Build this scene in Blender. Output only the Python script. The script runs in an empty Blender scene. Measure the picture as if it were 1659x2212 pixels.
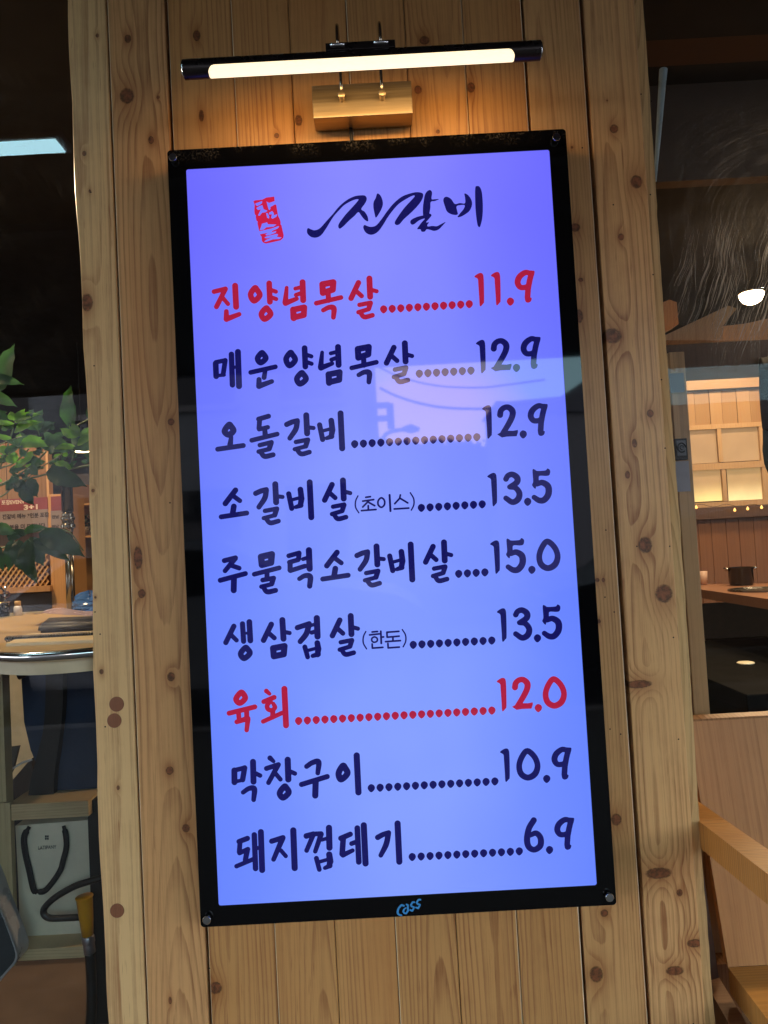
import bpy, bmesh, math, random
import numpy as np
from mathutils import Vector, Matrix, Euler

SC = bpy.context.scene
COL = SC.collection
random.seed(7)

# ------------------------------------------------------------------ camera
CAM = Vector((0.0, -1.30, 1.20))
PITCH, ROLL = math.radians(2.41), math.radians(-3.11)
RM = Matrix.Rotation(math.pi/2 + PITCH, 3, 'X') @ Matrix.Rotation(ROLL, 3, 'Z')
FD, CXD, CYD = 1662.3, 829.5, 1106.0
cd = bpy.data.cameras.new('camera')
cd.sensor_fit = 'VERTICAL'; cd.sensor_height = 36; cd.lens = FD/2212*36
cd.clip_start = 0.05; cd.clip_end = 2000
co = bpy.data.objects.new('camera', cd); COL.objects.link(co)
co.matrix_world = Matrix.Translation(CAM) @ RM.to_4x4()
SC.camera = co

# ------------------------------------------------------------------ world (dusk sky) and the low sun
W = bpy.data.worlds.new('World'); SC.world = W; W.use_nodes = True
nt = W.node_tree; nt.nodes.clear()
def wn(t, **k):
    n = nt.nodes.new(t)
    for a, b in k.items(): setattr(n, a, b)
    return n
wo = wn('ShaderNodeOutputWorld'); wb = wn('ShaderNodeBackground')
sky = wn('ShaderNodeTexSky', sky_type='NISHITA', sun_disc=False)
sky.sun_elevation = math.radians(1.0); sky.sun_rotation = math.radians(196)
sky.ozone_density = 4.0; sky.dust_density = 1.5
tc = wn('ShaderNodeTexCoord'); sx = wn('ShaderNodeSeparateXYZ')
nt.links.new(tc.outputs['Generated'], sx.inputs[0])
ramp = wn('ShaderNodeValToRGB')                       # dusk glow: pink near the sunset side, blue elsewhere
nz = wn('ShaderNodeTexNoise'); nz.inputs['Scale'].default_value = 2.2; nz.inputs['Detail'].default_value = 4
mp = wn('ShaderNodeMapping'); mp.inputs['Scale'].default_value = (1, 1, 4)
nt.links.new(tc.outputs['Generated'], mp.inputs[0]); nt.links.new(mp.outputs[0], nz.inputs['Vector'])
dt = wn('ShaderNodeVectorMath', operation='DOT_PRODUCT'); dt.inputs[1].default_value = (0.062, -0.987, 0.150)
nt.links.new(tc.outputs['Generated'], dt.inputs[0])
ad = wn('ShaderNodeMath', operation='MULTIPLY_ADD'); ad.inputs[1].default_value = 0.012
nt.links.new(nz.outputs['Fac'], ad.inputs[0]); nt.links.new(dt.outputs['Value'], ad.inputs[2])
mapv = wn('ShaderNodeMapRange'); mapv.inputs['From Min'].default_value = -1.0; mapv.inputs['From Max'].default_value = 1.006
nt.links.new(ad.outputs[0], mapv.inputs['Value']); nt.links.new(mapv.outputs[0], ramp.inputs[0])
e = ramp.color_ramp.elements
e[0].position = 0.0; e[0].color = (.42, .40, .44, 1); e[1].position = 0.9991; e[1].color = (.80, .50, .40, 1)
for p_, c_ in ((0.5, (.34, .35, .39, 1)), (0.90, (.40, .44, .48, 1)), (0.970, (.27, .44, .50, 1)), (0.9972, (.27, .46, .52, 1))):
    x = e.new(p_); x.color = c_
elv = wn('ShaderNodeMapRange'); elv.inputs['From Min'].default_value = 0.0; elv.inputs['From Max'].default_value = 0.9
elv.inputs['To Min'].default_value = 96.0; elv.inputs['To Max'].default_value = 26.0
nt.links.new(sx.outputs['Z'], elv.inputs['Value'])
sc1 = wn('ShaderNodeVectorMath', operation='SCALE')
nt.links.new(ramp.outputs[0], sc1.inputs[0]); nt.links.new(elv.outputs[0], sc1.inputs['Scale'])
sc2 = wn('ShaderNodeVectorMath', operation='SCALE'); sc2.inputs['Scale'].default_value = 0.3
nt.links.new(sky.outputs[0], sc2.inputs[0])
sm = wn('ShaderNodeVectorMath', operation='ADD')
nt.links.new(sc1.outputs[0], sm.inputs[0]); nt.links.new(sc2.outputs[0], sm.inputs[1])
nt.links.new(sm.outputs[0], wb.inputs[0]); wb.inputs[1].default_value = 0.15
nt.links.new(wb.outputs[0], wo.inputs[0])

sd = bpy.data.lights.new('sun', 'SUN'); sd.energy = 0.4; sd.angle = math.radians(3); sd.color = (1.0, 0.62, 0.42)
so = bpy.data.objects.new('sun', sd); COL.objects.link(so)
sdir = Vector((math.sin(math.radians(196))*-1*math.cos(math.radians(1)), math.cos(math.radians(196))*math.cos(math.radians(1)), math.sin(math.radians(1))))
so.rotation_euler = (sdir).to_track_quat('Z', 'Y').to_euler()
so.location = (0, -20, 12)

SC.view_settings.view_transform = 'Standard'; SC.view_settings.look = 'None'
SC.view_settings.exposure = 0.0; SC.view_settings.gamma = 1.0; SC.view_settings.use_curve_mapping = False
SC.cycles.max_bounces = 8; SC.cycles.transparent_max_bounces = 16
SC.cycles.sample_clamp_indirect = 4.0
SC.cycles.caustics_reflective = False; SC.cycles.caustics_refractive = False
SC.render.film_transparent = False

# ------------------------------------------------------------------ pixel <-> place helpers (photo measured at 1659 x 2212)
def ray(px, py): return RM @ Vector(((px-CXD)/FD, -(py-CYD)/FD, -1.0))
def at(px, py, Y):
    d = ray(px, py); return CAM + d*((Y-CAM.y)/d.y)
BF = -0.046                                   # front plane of the menu board
def mir(px, py, Y):                           # a point of the street, measured by its mirror image in the board
    d = ray(px, py); t = ((2*BF - Y) - CAM.y)/d.y
    return Vector((CAM.x+d.x*t, Y, CAM.z+d.z*t))

# ------------------------------------------------------------------ object helpers
def tag(o, label=None, cat=None, group=None, kind=None):
    if label: o['label'] = label
    if cat: o['category'] = cat
    if group: o['group'] = group
    if kind: o['kind'] = kind
    return o
LOC = {}
def thing(name, label, cat, loc=(0, 0, 0), group=None):
    o = bpy.data.objects.new(name, None); o.empty_display_size = 0.05
    COL.objects.link(o); o.location = loc; LOC[o] = Vector(loc)
    return tag(o, label, cat, group)
def wl(o): return LOC.get(o, Vector((0, 0, 0)))
def mesh_obj(name, verts, faces, mat, parent=None, smooth=False, mats=None, fm=None):
    off = wl(parent) if parent is not None else Vector((0, 0, 0))
    me = bpy.data.meshes.new(name)
    me.from_pydata([tuple(Vector(v)-off) for v in verts], [], faces)
    for m in (mats or [mat]): me.materials.append(m)
    if fm: me.polygons.foreach_set('material_index', fm)
    if smooth: me.polygons.foreach_set('use_smooth', [True]*len(me.polygons))
    me.update()
    o = bpy.data.objects.new(name, me); COL.objects.link(o)
    if parent is not None:
        o.parent = parent; LOC[o] = off
    return o
class MB:
    def __init__(s): s.v = []; s.f = []; s.m = []
    def add(s, v, f, m=0):
        n = len(s.v); s.v += [tuple(x) for x in v]; s.f += [tuple(i+n for i in q) for q in f]; s.m += [m]*len(f); return s
    def box(s, a, b, m=0, bev=0.0):
        x0, y0, z0 = [min(a[i], b[i]) for i in range(3)]; x1, y1, z1 = [max(a[i], b[i]) for i in range(3)]
        if bev <= 0:
            v = [(x0,y0,z0),(x1,y0,z0),(x1,y1,z0),(x0,y1,z0),(x0,y0,z1),(x1,y0,z1),(x1,y1,z1),(x0,y1,z1)]
            return s.add(v, [(0,3,2,1),(4,5,6,7),(0,1,5,4),(1,2,6,5),(2,3,7,6),(3,0,4,7)], m)
        bm = bmesh.new(); bmesh.ops.create_cube(bm, size=1)
        for q in bm.verts: q.co = Vector(((q.co.x+.5)*(x1-x0)+x0, (q.co.y+.5)*(y1-y0)+y0, (q.co.z+.5)*(z1-z0)+z0))
        bmesh.ops.bevel(bm, geom=list(bm.edges), offset=bev, segments=2, affect='EDGES', profile=0.6)
        return s.bm(bm, m)
    def bm(s, bm, m=0):
        bm.verts.index_update()
        s.add([q.co.copy() for q in bm.verts], [[q.index for q in f.verts] for f in bm.faces], m); bm.free(); return s
    def obox(s, o, ax, ay, az, m=0):           # oriented box: corner + three edge vectors
        o, ax, ay, az = map(Vector, (o, ax, ay, az))
        v = [o, o+ax, o+ax+ay, o+ay, o+az, o+ax+az, o+ax+ay+az, o+ay+az]
        f = [(0,3,2,1),(4,5,6,7),(0,1,5,4),(1,2,6,5),(2,3,7,6),(3,0,4,7)]
        if ax.cross(ay).dot(az) < 0: f = [q[::-1] for q in f]
        return s.add(v, f, m)
    def tube(s, pts, r, n=12, m=0, cap=True, ry=None):
        pts = [Vector(p) for p in pts]; R = r if isinstance(r, (list, tuple)) else [r]*len(pts)
        rings = []; up = None
        for i, p in enumerate(pts):
            t = (pts[min(i+1, len(pts)-1)] - pts[max(i-1, 0)]).normalized()
            if up is None:
                up = Vector((0, 0, 1)) if abs(t.z) < 0.9 else Vector((0, 1, 0))
            a = t.cross(up)
            if a.length < 1e-5: a = t.cross(Vector((1, 0, 0)))
            a.normalize(); b = a.cross(t).normalized(); up = b
            rings.append([p + (a*math.cos(2*math.pi*k/n) + b*math.sin(2*math.pi*k/n))*R[i] for k in range(n)])
        v = [q for rg in rings for q in rg]; f = []
        for i in range(len(pts)-1):
            for k in range(n):
                f.append((i*n+k, i*n+(k+1) % n, (i+1)*n+(k+1) % n, (i+1)*n+k))
        if cap: f += [tuple(range(n))[::-1], tuple(range((len(pts)-1)*n, len(pts)*n))]
        return s.add(v, f, m)
    def lathe(s, c, prof, n=24, m=0, axis='Z'):
        c = Vector(c); v = []; f = []
        for r, h in prof:
            for k in range(n):
                a = 2*math.pi*k/n
                if axis == 'Z': q = Vector((r*math.cos(a), r*math.sin(a), h))
                elif axis == 'Y': q = Vector((r*math.cos(a), h, r*math.sin(a)))
                else: q = Vector((h, r*math.cos(a), r*math.sin(a)))
                v.append(c+q)
        for i in range(len(prof)-1):
            for k in range(n):
                q = (i*n+k, i*n+(k+1) % n, (i+1)*n+(k+1) % n, (i+1)*n+k)
                f.append(q if axis != 'Y' else q[::-1])
        f.append(tuple(range(n))[::-1] if axis != 'Y' else tuple(range(n)))
        L = range((len(prof)-1)*n, len(prof)*n); f.append(tuple(L) if axis != 'Y' else tuple(L)[::-1])
        return s.add(v, f, m)
    def build(s, name, mat, parent=None, smooth=False, mats=None):
        return mesh_obj(name, s.v, s.f, mat, parent, smooth, mats, s.m if mats else None)
def px_box(mb, x0, y0, x1, y1, Y, depth, m=0, bev=0.0):   # upright box whose front (at depth Y) covers these photo pixels
    xm, ym = (x0+x1)/2, (y0+y1)/2
    a, b = at(x0, ym, Y), at(x1, ym, Y); t, u = at(xm, y0, Y), at(xm, y1, Y)
    return mb.box((a.x, Y, u.z), (b.x, Y+depth, t.z), m, bev)
def autosmooth(o, ang=40):
    me = o.data
    bm = bmesh.new(); bm.from_mesh(me)
    for f in bm.faces: f.smooth = True
    for ed in bm.edges:
        ed.smooth = len(ed.link_faces) == 2 and ed.calc_face_angle(0) < math.radians(ang)
    bm.to_mesh(me); bm.free(); return o
def catmull(P, closed=False, k=6):
    P = [np.array(p, float) for p in P]; n = len(P)
    if n < 3: return P
    out = []
    rng = range(n) if closed else range(n-1)
    for i in rng:
        p0 = P[(i-1) % n] if closed or i > 0 else 2*P[0]-P[1]
        p1, p2 = P[i], P[(i+1) % n]
        p3 = P[(i+2) % n] if closed or i+2 < n else 2*P[-1]-P[-2]
        for j in range(k):
            t = j/k
            out.append(0.5*((2*p1)+(-p0+p2)*t+(2*p0-5*p1+4*p2-p3)*t*t+(-p0+3*p1-3*p2+p3)*t**3))
    if not closed: out.append(P[-1])
    return out

# ------------------------------------------------------------------ node DSL
class V:
    def __init__(s, mt, sock): s.mt, s.s = mt, sock
    def _m(s, op, *o, clamp=False):
        n = s.mt.nodes.new('ShaderNodeMath'); n.operation = op; n.use_clamp = clamp
        for i, x in enumerate((s,)+o):
            if isinstance(x, V): s.mt.links.new(x.s, n.inputs[i])
            else: n.inputs[i].default_value = x
        return V(s.mt, n.outputs[0])
    def __add__(s, o): return s._m('ADD', o)
    def __radd__(s, o): return s._m('ADD', o)
    def __sub__(s, o): return s._m('SUBTRACT', o)
    def __rsub__(s, o): return (s*-1.0)+o
    def __mul__(s, o): return s._m('MULTIPLY', o)
    def __rmul__(s, o): return s._m('MULTIPLY', o)
    def __truediv__(s, o): return s._m('DIVIDE', o)
    def pw(s, o): return s._m('POWER', o)
    def sqrt(s): return s._m('SQRT')
    def absv(s): return s._m('ABSOLUTE')
    def fract(s): return s._m('FRACT')
    def mx(s, o): return s._m('MAXIMUM', o)
    def mn(s, o): return s._m('MINIMUM', o)
    def exp(s): return s._m('EXPONENT')
    def gt(s, o): return s._m('GREATER_THAN', o)
    def sstep(s, a, b, lo=0.0, hi=1.0):
        n = s.mt.nodes.new('ShaderNodeMapRange'); n.interpolation_type = 'SMOOTHSTEP'
        n.inputs['From Min'].default_value = a; n.inputs['From Max'].default_value = b
        n.inputs['To Min'].default_value = lo; n.inputs['To Max'].default_value = hi
        s.mt.links.new(s.s, n.inputs['Value']); return V(s.mt, n.outputs[0])
class Mat:
    def __init__(s, name):
        s.m = bpy.data.materials.new(name); s.m.use_nodes = True; s.t = s.m.node_tree
        s.b = s.t.nodes['Principled BSDF']; s.out = s.t.nodes['Material Output']
        s._c = None
    def nd(s, t, **k):
        n = s.t.nodes.new(t)
        for a, b in k.items(): setattr(n, a, b)
        return n
    def xyz(s):
        if s._c is None:
            tcn = s.nd('ShaderNodeTexCoord'); sp = s.nd('ShaderNodeSeparateXYZ'); s.t.links.new(tcn.outputs['Object'], sp.inputs[0])
            s._o = tcn.outputs['Object']; s._c = [V(s.t, sp.outputs[i]) for i in range(3)]
        return s._c
    def vec(s, x, y, z):
        n = s.nd('ShaderNodeCombineXYZ')
        for i, q in enumerate((x, y, z)):
            if isinstance(q, V): s.t.links.new(q.s, n.inputs[i])
            else: n.inputs[i].default_value = q
        return n.outputs[0]
    def noise(s, vec, scale=1.0, detail=3, rough=0.5):
        n = s.nd('ShaderNodeTexNoise'); n.inputs['Scale'].default_value = scale; n.inputs['Detail'].default_value = detail
        n.inputs['Roughness'].default_value = rough; s.t.links.new(vec, n.inputs['Vector']); return V(s.t, n.outputs['Fac'])
    def mix(s, f, a, b):
        n = s.nd('ShaderNodeMix', data_type='RGBA'); n.clamp_factor = True
        for k, q in ((0, f), (6, a), (7, b)):
            if isinstance(q, V): s.t.links.new(q.s, n.inputs[k])
            elif hasattr(q, 'is_linked'): s.t.links.new(q, n.inputs[k])
            elif k == 0: n.inputs[0].default_value = q
            else: n.inputs[k].default_value = (*q, 1)
        return n.outputs[2]
    def mul(s, col, f):
        n = s.nd('ShaderNodeVectorMath', operation='SCALE'); s.t.links.new(col, n.inputs[0])
        if isinstance(f, V): s.t.links.new(f.s, n.inputs['Scale'])
        else: n.inputs['Scale'].default_value = f
        return n.outputs[0]
    def set(s, key, v):
        i = s.b.inputs[key]
        if isinstance(v, V): s.t.links.new(v.s, i)
        elif hasattr(v, 'is_linked'): s.t.links.new(v, i)
        elif isinstance(v, tuple): i.default_value = (*v, 1) if len(v) == 3 else v
        else: i.default_value = v
        return s
    def bump(s, h, strength=0.3, dist=0.002):
        n = s.nd('ShaderNodeBump'); n.inputs['Strength'].default_value = strength; n.inputs['Distance'].default_value = dist
        s.t.links.new(h.s, n.inputs['Height']); s.t.links.new(n.outputs[0], s.b.inputs['Normal']); return s
_cache = {}
def plain(name, col, rough=0.5, metal=0.0, spec=0.5, emit=None, es=1.0, var=0.12, scale=14, bump=0.0):
    if name in _cache: return _cache[name]
    M = Mat(name); x, y, z = M.xyz()
    n = M.noise(M._o, scale, 4, 0.6)
    k = n.sstep(0.25, 0.75, 1-var, 1+var)
    M.set('Base Color', M.mul(M.mix(0.0, col, col), k)); M.set('Roughness', n.sstep(0.2, 0.8, max(0.02, rough-0.06), min(1, rough+0.06)))
    M.set('Metallic', metal); M.set('Specular IOR Level', spec)
    if emit: M.set('Emission Color', emit); M.set('Emission Strength', es)
    if bump: M.bump(M.noise(M._o, scale*6, 4, 0.6), bump, 0.001)
    _cache[name] = M.m; return M.m

def wood(name, knots=(), off=(0, 0, 0), ax='xz', xc=0.0, spacing=0.010, depth=0.03, seed=0.0, light=(0.62, 0.42, 0.25), dark=(0.27, 0.105, 0.040),
         contrast=0.75, wob=1.0, rough=0.42, tone=1.0, cath=0.05, knotcol=(0.040, 0.016, 0.010), red=0.35, zf=1.0):
    """softwood: growth rings cut along the plank, bending round each knot (x, z, rx, rz in metres)"""
    M = Mat(name); c = dict(zip('xyz', M.xyz()))
    u = c[ax[0]] + (off['xyz'.index(ax[0])] + 0.0); v = c[ax[1]] + off['xyz'.index(ax[1])]
    nv = M.vec(u*6.0, seed, v*(1.3*zf))
    n1 = M.noise(nv, 1.0, 2, 0.5)
    n2 = M.noise(M.vec(u*1.5, seed+5.3, v*(0.75*zf)), 1.0, 1, 0.4)
    uu = u + (n1-0.5)*(0.030*wob)
    dd = (n2-0.5)*(cath*4.0) + depth
    du = (uu-xc)
    r = (du*du + dd*dd*0.35).sqrt()
    ph = r/spacing
    core = None; halo = None; rim_ = None
    warpk = M.noise(M.vec(u*220, seed, v*220), 1.0, 2, 0.5) if knots else None
    for (kx, kz, rx, rz) in knots:
        a = (u-kx)/rx; b = (v-kz)/rz
        bh = (v-kz)/(rz*2.6); ah = (u-kx)/(rx*1.6)
        d2 = a*a+b*b
        g = ((ah*ah+bh*bh)*-0.75).exp()
        big = min(2.4, max(0.6, rx/0.0060))
        ph = ph + g*big
        d = d2.sqrt()
        nk = (d+(warpk-0.5)*0.9).sstep(0.74, 1.06, 1.0, 0.0); hk = ((a*a+b*b*0.35)*-0.30).exp()
        rk = (d-0.92).absv().sstep(0.05, 0.26, 1.0, 0.0); rim_ = rk if rim_ is None else rim_.mx(rk)
        core = nk if core is None else core.mx(nk); halo = hk if halo is None else halo.mx(hk)
    warp = M.noise(M.vec(u*90, seed, v*6.0), 1.0, 2, 0.5)
    ph = ph + (warp-0.5)*0.35
    t = ph.fract()
    line = t.sstep(0.30, 0.93).pw(1.7)*(t.sstep(0.94, 1.0, 1.0, 0.0))
    fine = M.noise(M.vec(u*700, seed, v*14), 1.0, 3, 0.6)
    tonev = M.noise(M.vec(u*9, seed+2, v*1.6), 1.0, 3, 0.5)
    var = M.noise(M.vec(u*14, seed+9, v*2.2), 1.0, 2, 0.5)
    streak = M.noise(M.vec(u*170, seed+4, v*1.5), 1.0, 3, 0.6)
    dash = M.noise(M.vec(u*260, seed+11, v*16), 1.0, 2, 0.5).sstep(0.66, 0.74)
    blot = M.noise(M.vec(u*30, seed+6, v*22), 1.0, 4, 0.65)
    amt = line*(contrast*0.80)*(var.sstep(0.3, 0.7, 0.30, 1.0)) + (fine-0.5)*0.80 + (streak-0.46)*1.35 + (blot-0.5)*0.50 + dash*0.35
    colr = M.mix(amt, light, dark)
    redc = (light[0]*0.80, light[1]*0.62, light[2]*0.50)
    colr = M.mix(tonev.sstep(0.45, 0.75)*red, colr, redc)
    if core is not None:
        kn = M.noise(M.vec(u*130, seed, v*130), 1.0, 3, 0.6)
        kc2 = (knotcol[0]*4.5, knotcol[1]*3.6, knotcol[2]*2.8)
        colr = M.mix(halo*0.60, colr, (light[0]*0.46, light[1]*0.28, light[2]*0.20))
        colr = M.mix(core*0.85, colr, M.mix(kn.sstep(0.30, 0.70), knotcol, (kc2[0]*1.25, kc2[1]*1.2, kc2[2]*1.1)))
        colr = M.mix(rim_*warpk.sstep(0.35, 0.6)*0.75, colr, (knotcol[0]*0.8, knotcol[1]*0.8, knotcol[2]*0.8))
    # pin holes and small scratches
    M.set("Base Color", M.mul(colr, tone*1.05)); M.set('Roughness', rough); M.set('Specular IOR Level', 0.35)
    h = line*-0.6 + fine*0.5
    if core is not None: h = h - core*0.8
    M.bump(h, 0.18, 0.0012)
    return M.m

# ================================================================== THE SETTING: pillar of pine boards
def Zof(py, px=829.5, Y=0.0): return at(px, py, Y).z
TOPZ, BOTZ = 2.34, 0.0
EDGE = [(152, 235), (237, 317.5), (368, 450), (498, 577), (622, 703), (746, 829), (870, 954), (997, 1080), (1124, 1268), (1253, 1399), (1370, 1523)]
# measured x of every joint at the wall plane (top and bottom of the photo averaged where both are seen)
def jx(t, b=None):
    xt = at(t, 0, 0).x
    return xt if b is None else (xt + at(b, 2212, 0).x)/2
J = [jx(152, 235), jx(237, 317.5), jx(369, 448), jx(498), jx(622), jx(746), jx(871), jx(997), jx(1125), jx(1253, 1399), jx(1370, 1523)]
KN = [  # knots on each plank: photo x, y, radius x, radius y
 [(212,80,4,5),(184,334,5,6),(190,655,14,20),(196,415,3,4),(203,1060,4,4),(181,1415,3,3),(221,1450,5,6),(208,1290,3,3),(257,1700,4,5)],
 [(278,87,8,10),(276,210,17,18),(328,305,7,9),(343,213,4,4),(371,912,8,8),(308,1282,9,10),(300,1205,10,26),(371,1461,9,10),(368,1663,9,9),(403,1787,9,9),(369,2158,4,8),(250,1180,3,3)],
 [(435,250,6,14),(425,77,9,13),(466,2134,14,13)],
 [(598,294,6,6)],
 [(645,260,9,13),(700,2170,5,6),(640,2050,4,6)],
 [(756,2075,6,8)],
 [(917,87,12,10),(903,194,9,10),(946,284,5,5),(917,2034,13,10),(908,2157,6,6)],
 [(1017,190,10,12),(1085,2058,18,10),(1010,2104,7,9)],
 [(1242,492,12,10),(1254,605,6,5),(1250,683,10,16),(1290,1253,5,5),(1303,1253,4,5),(1293,1342,5,5),(1331,1770,12,13),(1305,1972,9,8),(1288,2104,15,17),(1235,319,3,3)],
 [(1325,281,10,10),(1373,395,14,15),(1340,514,7,8),(1321,727,22,17),(1403,894,8,9),(1369,958,6,10),(1354,1026,6,9),(1392,1177,16,18),(1432,1282,20,20),(1378,1477,30,9),(1421,1884,30,12),(1466,1926,7,8),(1498,2035,17,9),(1456,2094,20,10),(1310,220,2,2),(1304,1026,2,2)],
]
tones = [1.0, 0.93, 0.98, 1.0, 1.03, 0.97, 1.0, 0.98, 0.97, 1.0]
lights = [(0.68,0.435,0.200), (0.64,0.340,0.140)] + [(0.54,0.275,0.098)]*6 + [(0.60,0.330,0.130), (0.66,0.380,0.160)]
wall = thing('pillar', 'wide pillar clad in upright knotty pine boards carrying the lit menu board', 'pillar', (0, 0, 0))
arris = plain('arris_highlight', (0.88, 0.72, 0.48), 0.5)  # groove edge highlight put into the colour of the chamfers
PROUD = [0.004, 0.004, 0.0, 0.0015, 0.0, 0.001, 0.0, 0.0012, 0.001, 0.004]
for i in range(10):
    xa, xb = J[i], J[i+1]
    ks = []
    for (kx, ky, rx, ry) in KN[i]:
        p = at(kx, ky, 0); ks.append((p.x, p.z, rx*0.000782*0.88, ry*0.000782*0.92))
    rnd = random.Random(100+i)
    tight = i in (3, 4, 8)
    m = wood('pine_plank_%02d' % i, ks, seed=i*3.7+1.3, xc=(xa+xb)/2 + rnd.uniform(-0.03, 0.03), spacing=[0.0080,0.0062,0.0065,0.0055,0.0048,0.0052,0.006,0.0062,0.0034,0.0078][i],
             depth=[0.09,0.040,0.06,0.07,0.09,0.07,0.06,0.05,0.12,0.030][i], cath=[0.03,0.055,0.03,0.03,0.02,0.03,0.03,0.04,0.012,0.060][i], wob=0.3 if tight else 0.6,
             light=lights[i], tone=tones[i], contrast=[0.7,0.95,0.9,0.8,0.8,0.9,0.95,0.85,0.7,0.88][i], rough=0.34, red=[0.15,0.45,0.5,0.4,0.4,0.5,0.4,0.4,0.15,0.25][i])
    gL = {0: 0.0, 9: 0.0052, 8: 0.004}.get(i, 0.0006); gR = {0: 0.0030, 1: 0.0042}.get(i, 0.0006)
    x0, x1 = xa+gL, xb-gR
    yf = -PROUD[i]; ch = 0.0016; T = 0.020
    if i == 0:                               # waney left edge of the outermost board
        n = 60; v = []; f = []
        for k in range(n+1):
            z = BOTZ + (TOPZ-BOTZ)*k/n
            dx = 0.0035*math.sin(z*5.1+0.6)+0.0012*math.sin(z*23)+rnd.uniform(-0.0005, 0.0005)
            v += [(x0+dx, yf+0.0015, z), (x0+dx+0.0012, yf, z), (x1-ch, yf, z), (x1, yf+ch, z), (x1, T, z), (x0+dx, T, z)]
        for k in range(n):
            a = k*6; b = a+6
            for q in range(6): f.append((a+q, a+(q+1) % 6, b+(q+1) % 6, b+q))
        f += [(5, 4, 3, 2, 1, 0), tuple(range(n*6, n*6+6))]
        mesh_obj('plank', v, f, m, wall)
    else:
        cl = 0.0009
        prof = [(x0, T), (x0, yf+cl), (x0+cl, yf), (x1-ch, yf), (x1, yf+ch), (x1, T)]
        v = [(a, b, z) for z in (BOTZ, TOPZ) for a, b in prof]
        f = [(q, (q+1) % 6, (q+1) % 6+6, q+6) for q in range(6)] + [tuple(range(6))[::-1], tuple(range(6, 12))]
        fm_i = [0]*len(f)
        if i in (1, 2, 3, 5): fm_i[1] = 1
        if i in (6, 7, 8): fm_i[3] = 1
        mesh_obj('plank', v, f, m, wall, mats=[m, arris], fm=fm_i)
backm = plain('groove_timber', (0.10, 0.045, 0.022), 0.8)
MB().box((J[0]+0.01, 0.0195, BOTZ), (J[-1]-0.004, 0.035, TOPZ)).build('batten', backm, wall)
MB().box((J[0]+0.004, 0.036, BOTZ), (J[-1]-0.004, 0.30, TOPZ)).build('core', plain('core_timber', (0.16, 0.09, 0.045), 0.8), wall)
plugm = wood('plug_wood', (), seed=44, spacing=0.003, light=(0.22, 0.085, 0.042), dark=(0.13, 0.05, 0.025), contrast=0.5)
for (px, py, r) in ((252, 1521, 16), (247, 1556.5, 15.5), (253, 1967, 15)):
    p = at(px, py, -0.004)
    MB().lathe((p.x, 0, p.z), [(r*0.00078, -0.0043), (r*0.00078-0.0006, -0.0052), (0.002, -0.0054)], 32, axis='Y').build('wood_plug', plugm, wall)
# small raised dark discs as nail heads
nm = plain('nail_dark', (0.03, 0.018, 0.012), 0.9)
nails = MB()
for (px, py) in ((196,415),(203,790),(1258,319),(1405,420),(1385,203),(1407,218),(1325,442),(1341,1586),(1411,593),(1429,820),(1437,968),(1309,1145),(1376,1180),(1447,1180),(1327,1322),(1307,1290),(1455,1377),(1318,1575),(1466,1597),(205,1322),(216,1370),(227,1570),(452,2092),(367,1086),(1498,2212)):
    p = at(px, py, -0.0045); a = random.uniform(0, 3)
    nails.lathe((p.x, 0, p.z), [(0.0014, -0.00405), (0.0010, -0.0043)], 8, axis='Y')
no = nails.build('nail_head', nm, wall); no['kind'] = 'stuff'

# ================================================================== MENU BOARD
bx0 = (at(655/1.82278, 593/1.82278, BF).x + at(794/1.82278, 3650/1.82278, BF).x)/2
bx1 = (at(2223.6/1.82278, 507/1.82278, BF).x + at(2431.6/1.82278, 3564/1.82278, BF).x)/2
bz1 = (at(655/1.82278, 593/1.82278, BF).z + at(2223.6/1.82278, 507/1.82278, BF).z)/2
bz0 = (at(794/1.82278, 3650/1.82278, BF).z + at(2431.6/1.82278, 3564/1.82278, BF).z)/2
ix0 = (at(729.7/1.82278, 665.6/1.82278, BF).x + at(864/1.82278, 3568/1.82278, BF).x)/2
ix1 = (at(2159.4/1.82278, 590/1.82278, BF).x + at(2354/1.82278, 3484.4/1.82278, BF).x)/2
iz1 = (at(729.7/1.82278, 665.6/1.82278, BF).z + at(2159.4/1.82278, 590/1.82278, BF).z)/2
iz0 = (at(864/1.82278, 3568/1.82278, BF).z + at(2354/1.82278, 3484.4/1.82278, BF).z)/2
print('board', bx0, bx1, bz0, bz1, 'inner', ix0, ix1, iz0, iz1)
board = thing('menu_board', 'tall glowing blue menu board in a glossy black frame with Korean dish names and prices', 'menu board', ((bx0+bx1)/2, BF, bz0))

def rrect(x0, x1, z0, z1, r, k=8):
    P = []
    for cx, cz, a0 in ((x1-r, z1-r, 0), (x0+r, z1-r, 90), (x0+r, z0+r, 180), (x1-r, z0+r, 270)):
        for j in range(k+1):
            a = math.radians(a0+90*j/k); P.append((cx+r*math.cos(a), cz+r*math.sin(a)))
    return P
def ring_sheet(outer, inner, y0, y1):
    n = len(outer); v = []
    for y in (y0, y1):
        v += [(a, y, b) for a, b in outer] + [(a, y, b) for a, b in inner]
    f = []
    for i in range(n):
        j = (i+1) % n
        f.append((i, n+i, n+j, j))                                  # front
        f.append((2*n+i, 2*n+j, 3*n+j, 3*n+i))                      # back
        f.append((i, j, 2*n+j, 2*n+i)); f.append((n+i, 3*n+i, 3*n+j, n+j))
    return v, f
M = Mat('black_acrylic'); xx, yy, zz = M.xyz()
dz = M.noise(M._o, 260, 5, 0.75); dz2 = M.noise(M._o, 22, 4, 0.6)
top = zz.sstep(bz1-bz0-0.028, bz1-bz0-0.004)
dust = (dz.sstep(0.46, 0.70)*dz2.sstep(0.40, 0.62)*top)*0.35 + dz.sstep(0.66, 0.75)*0.015
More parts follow.
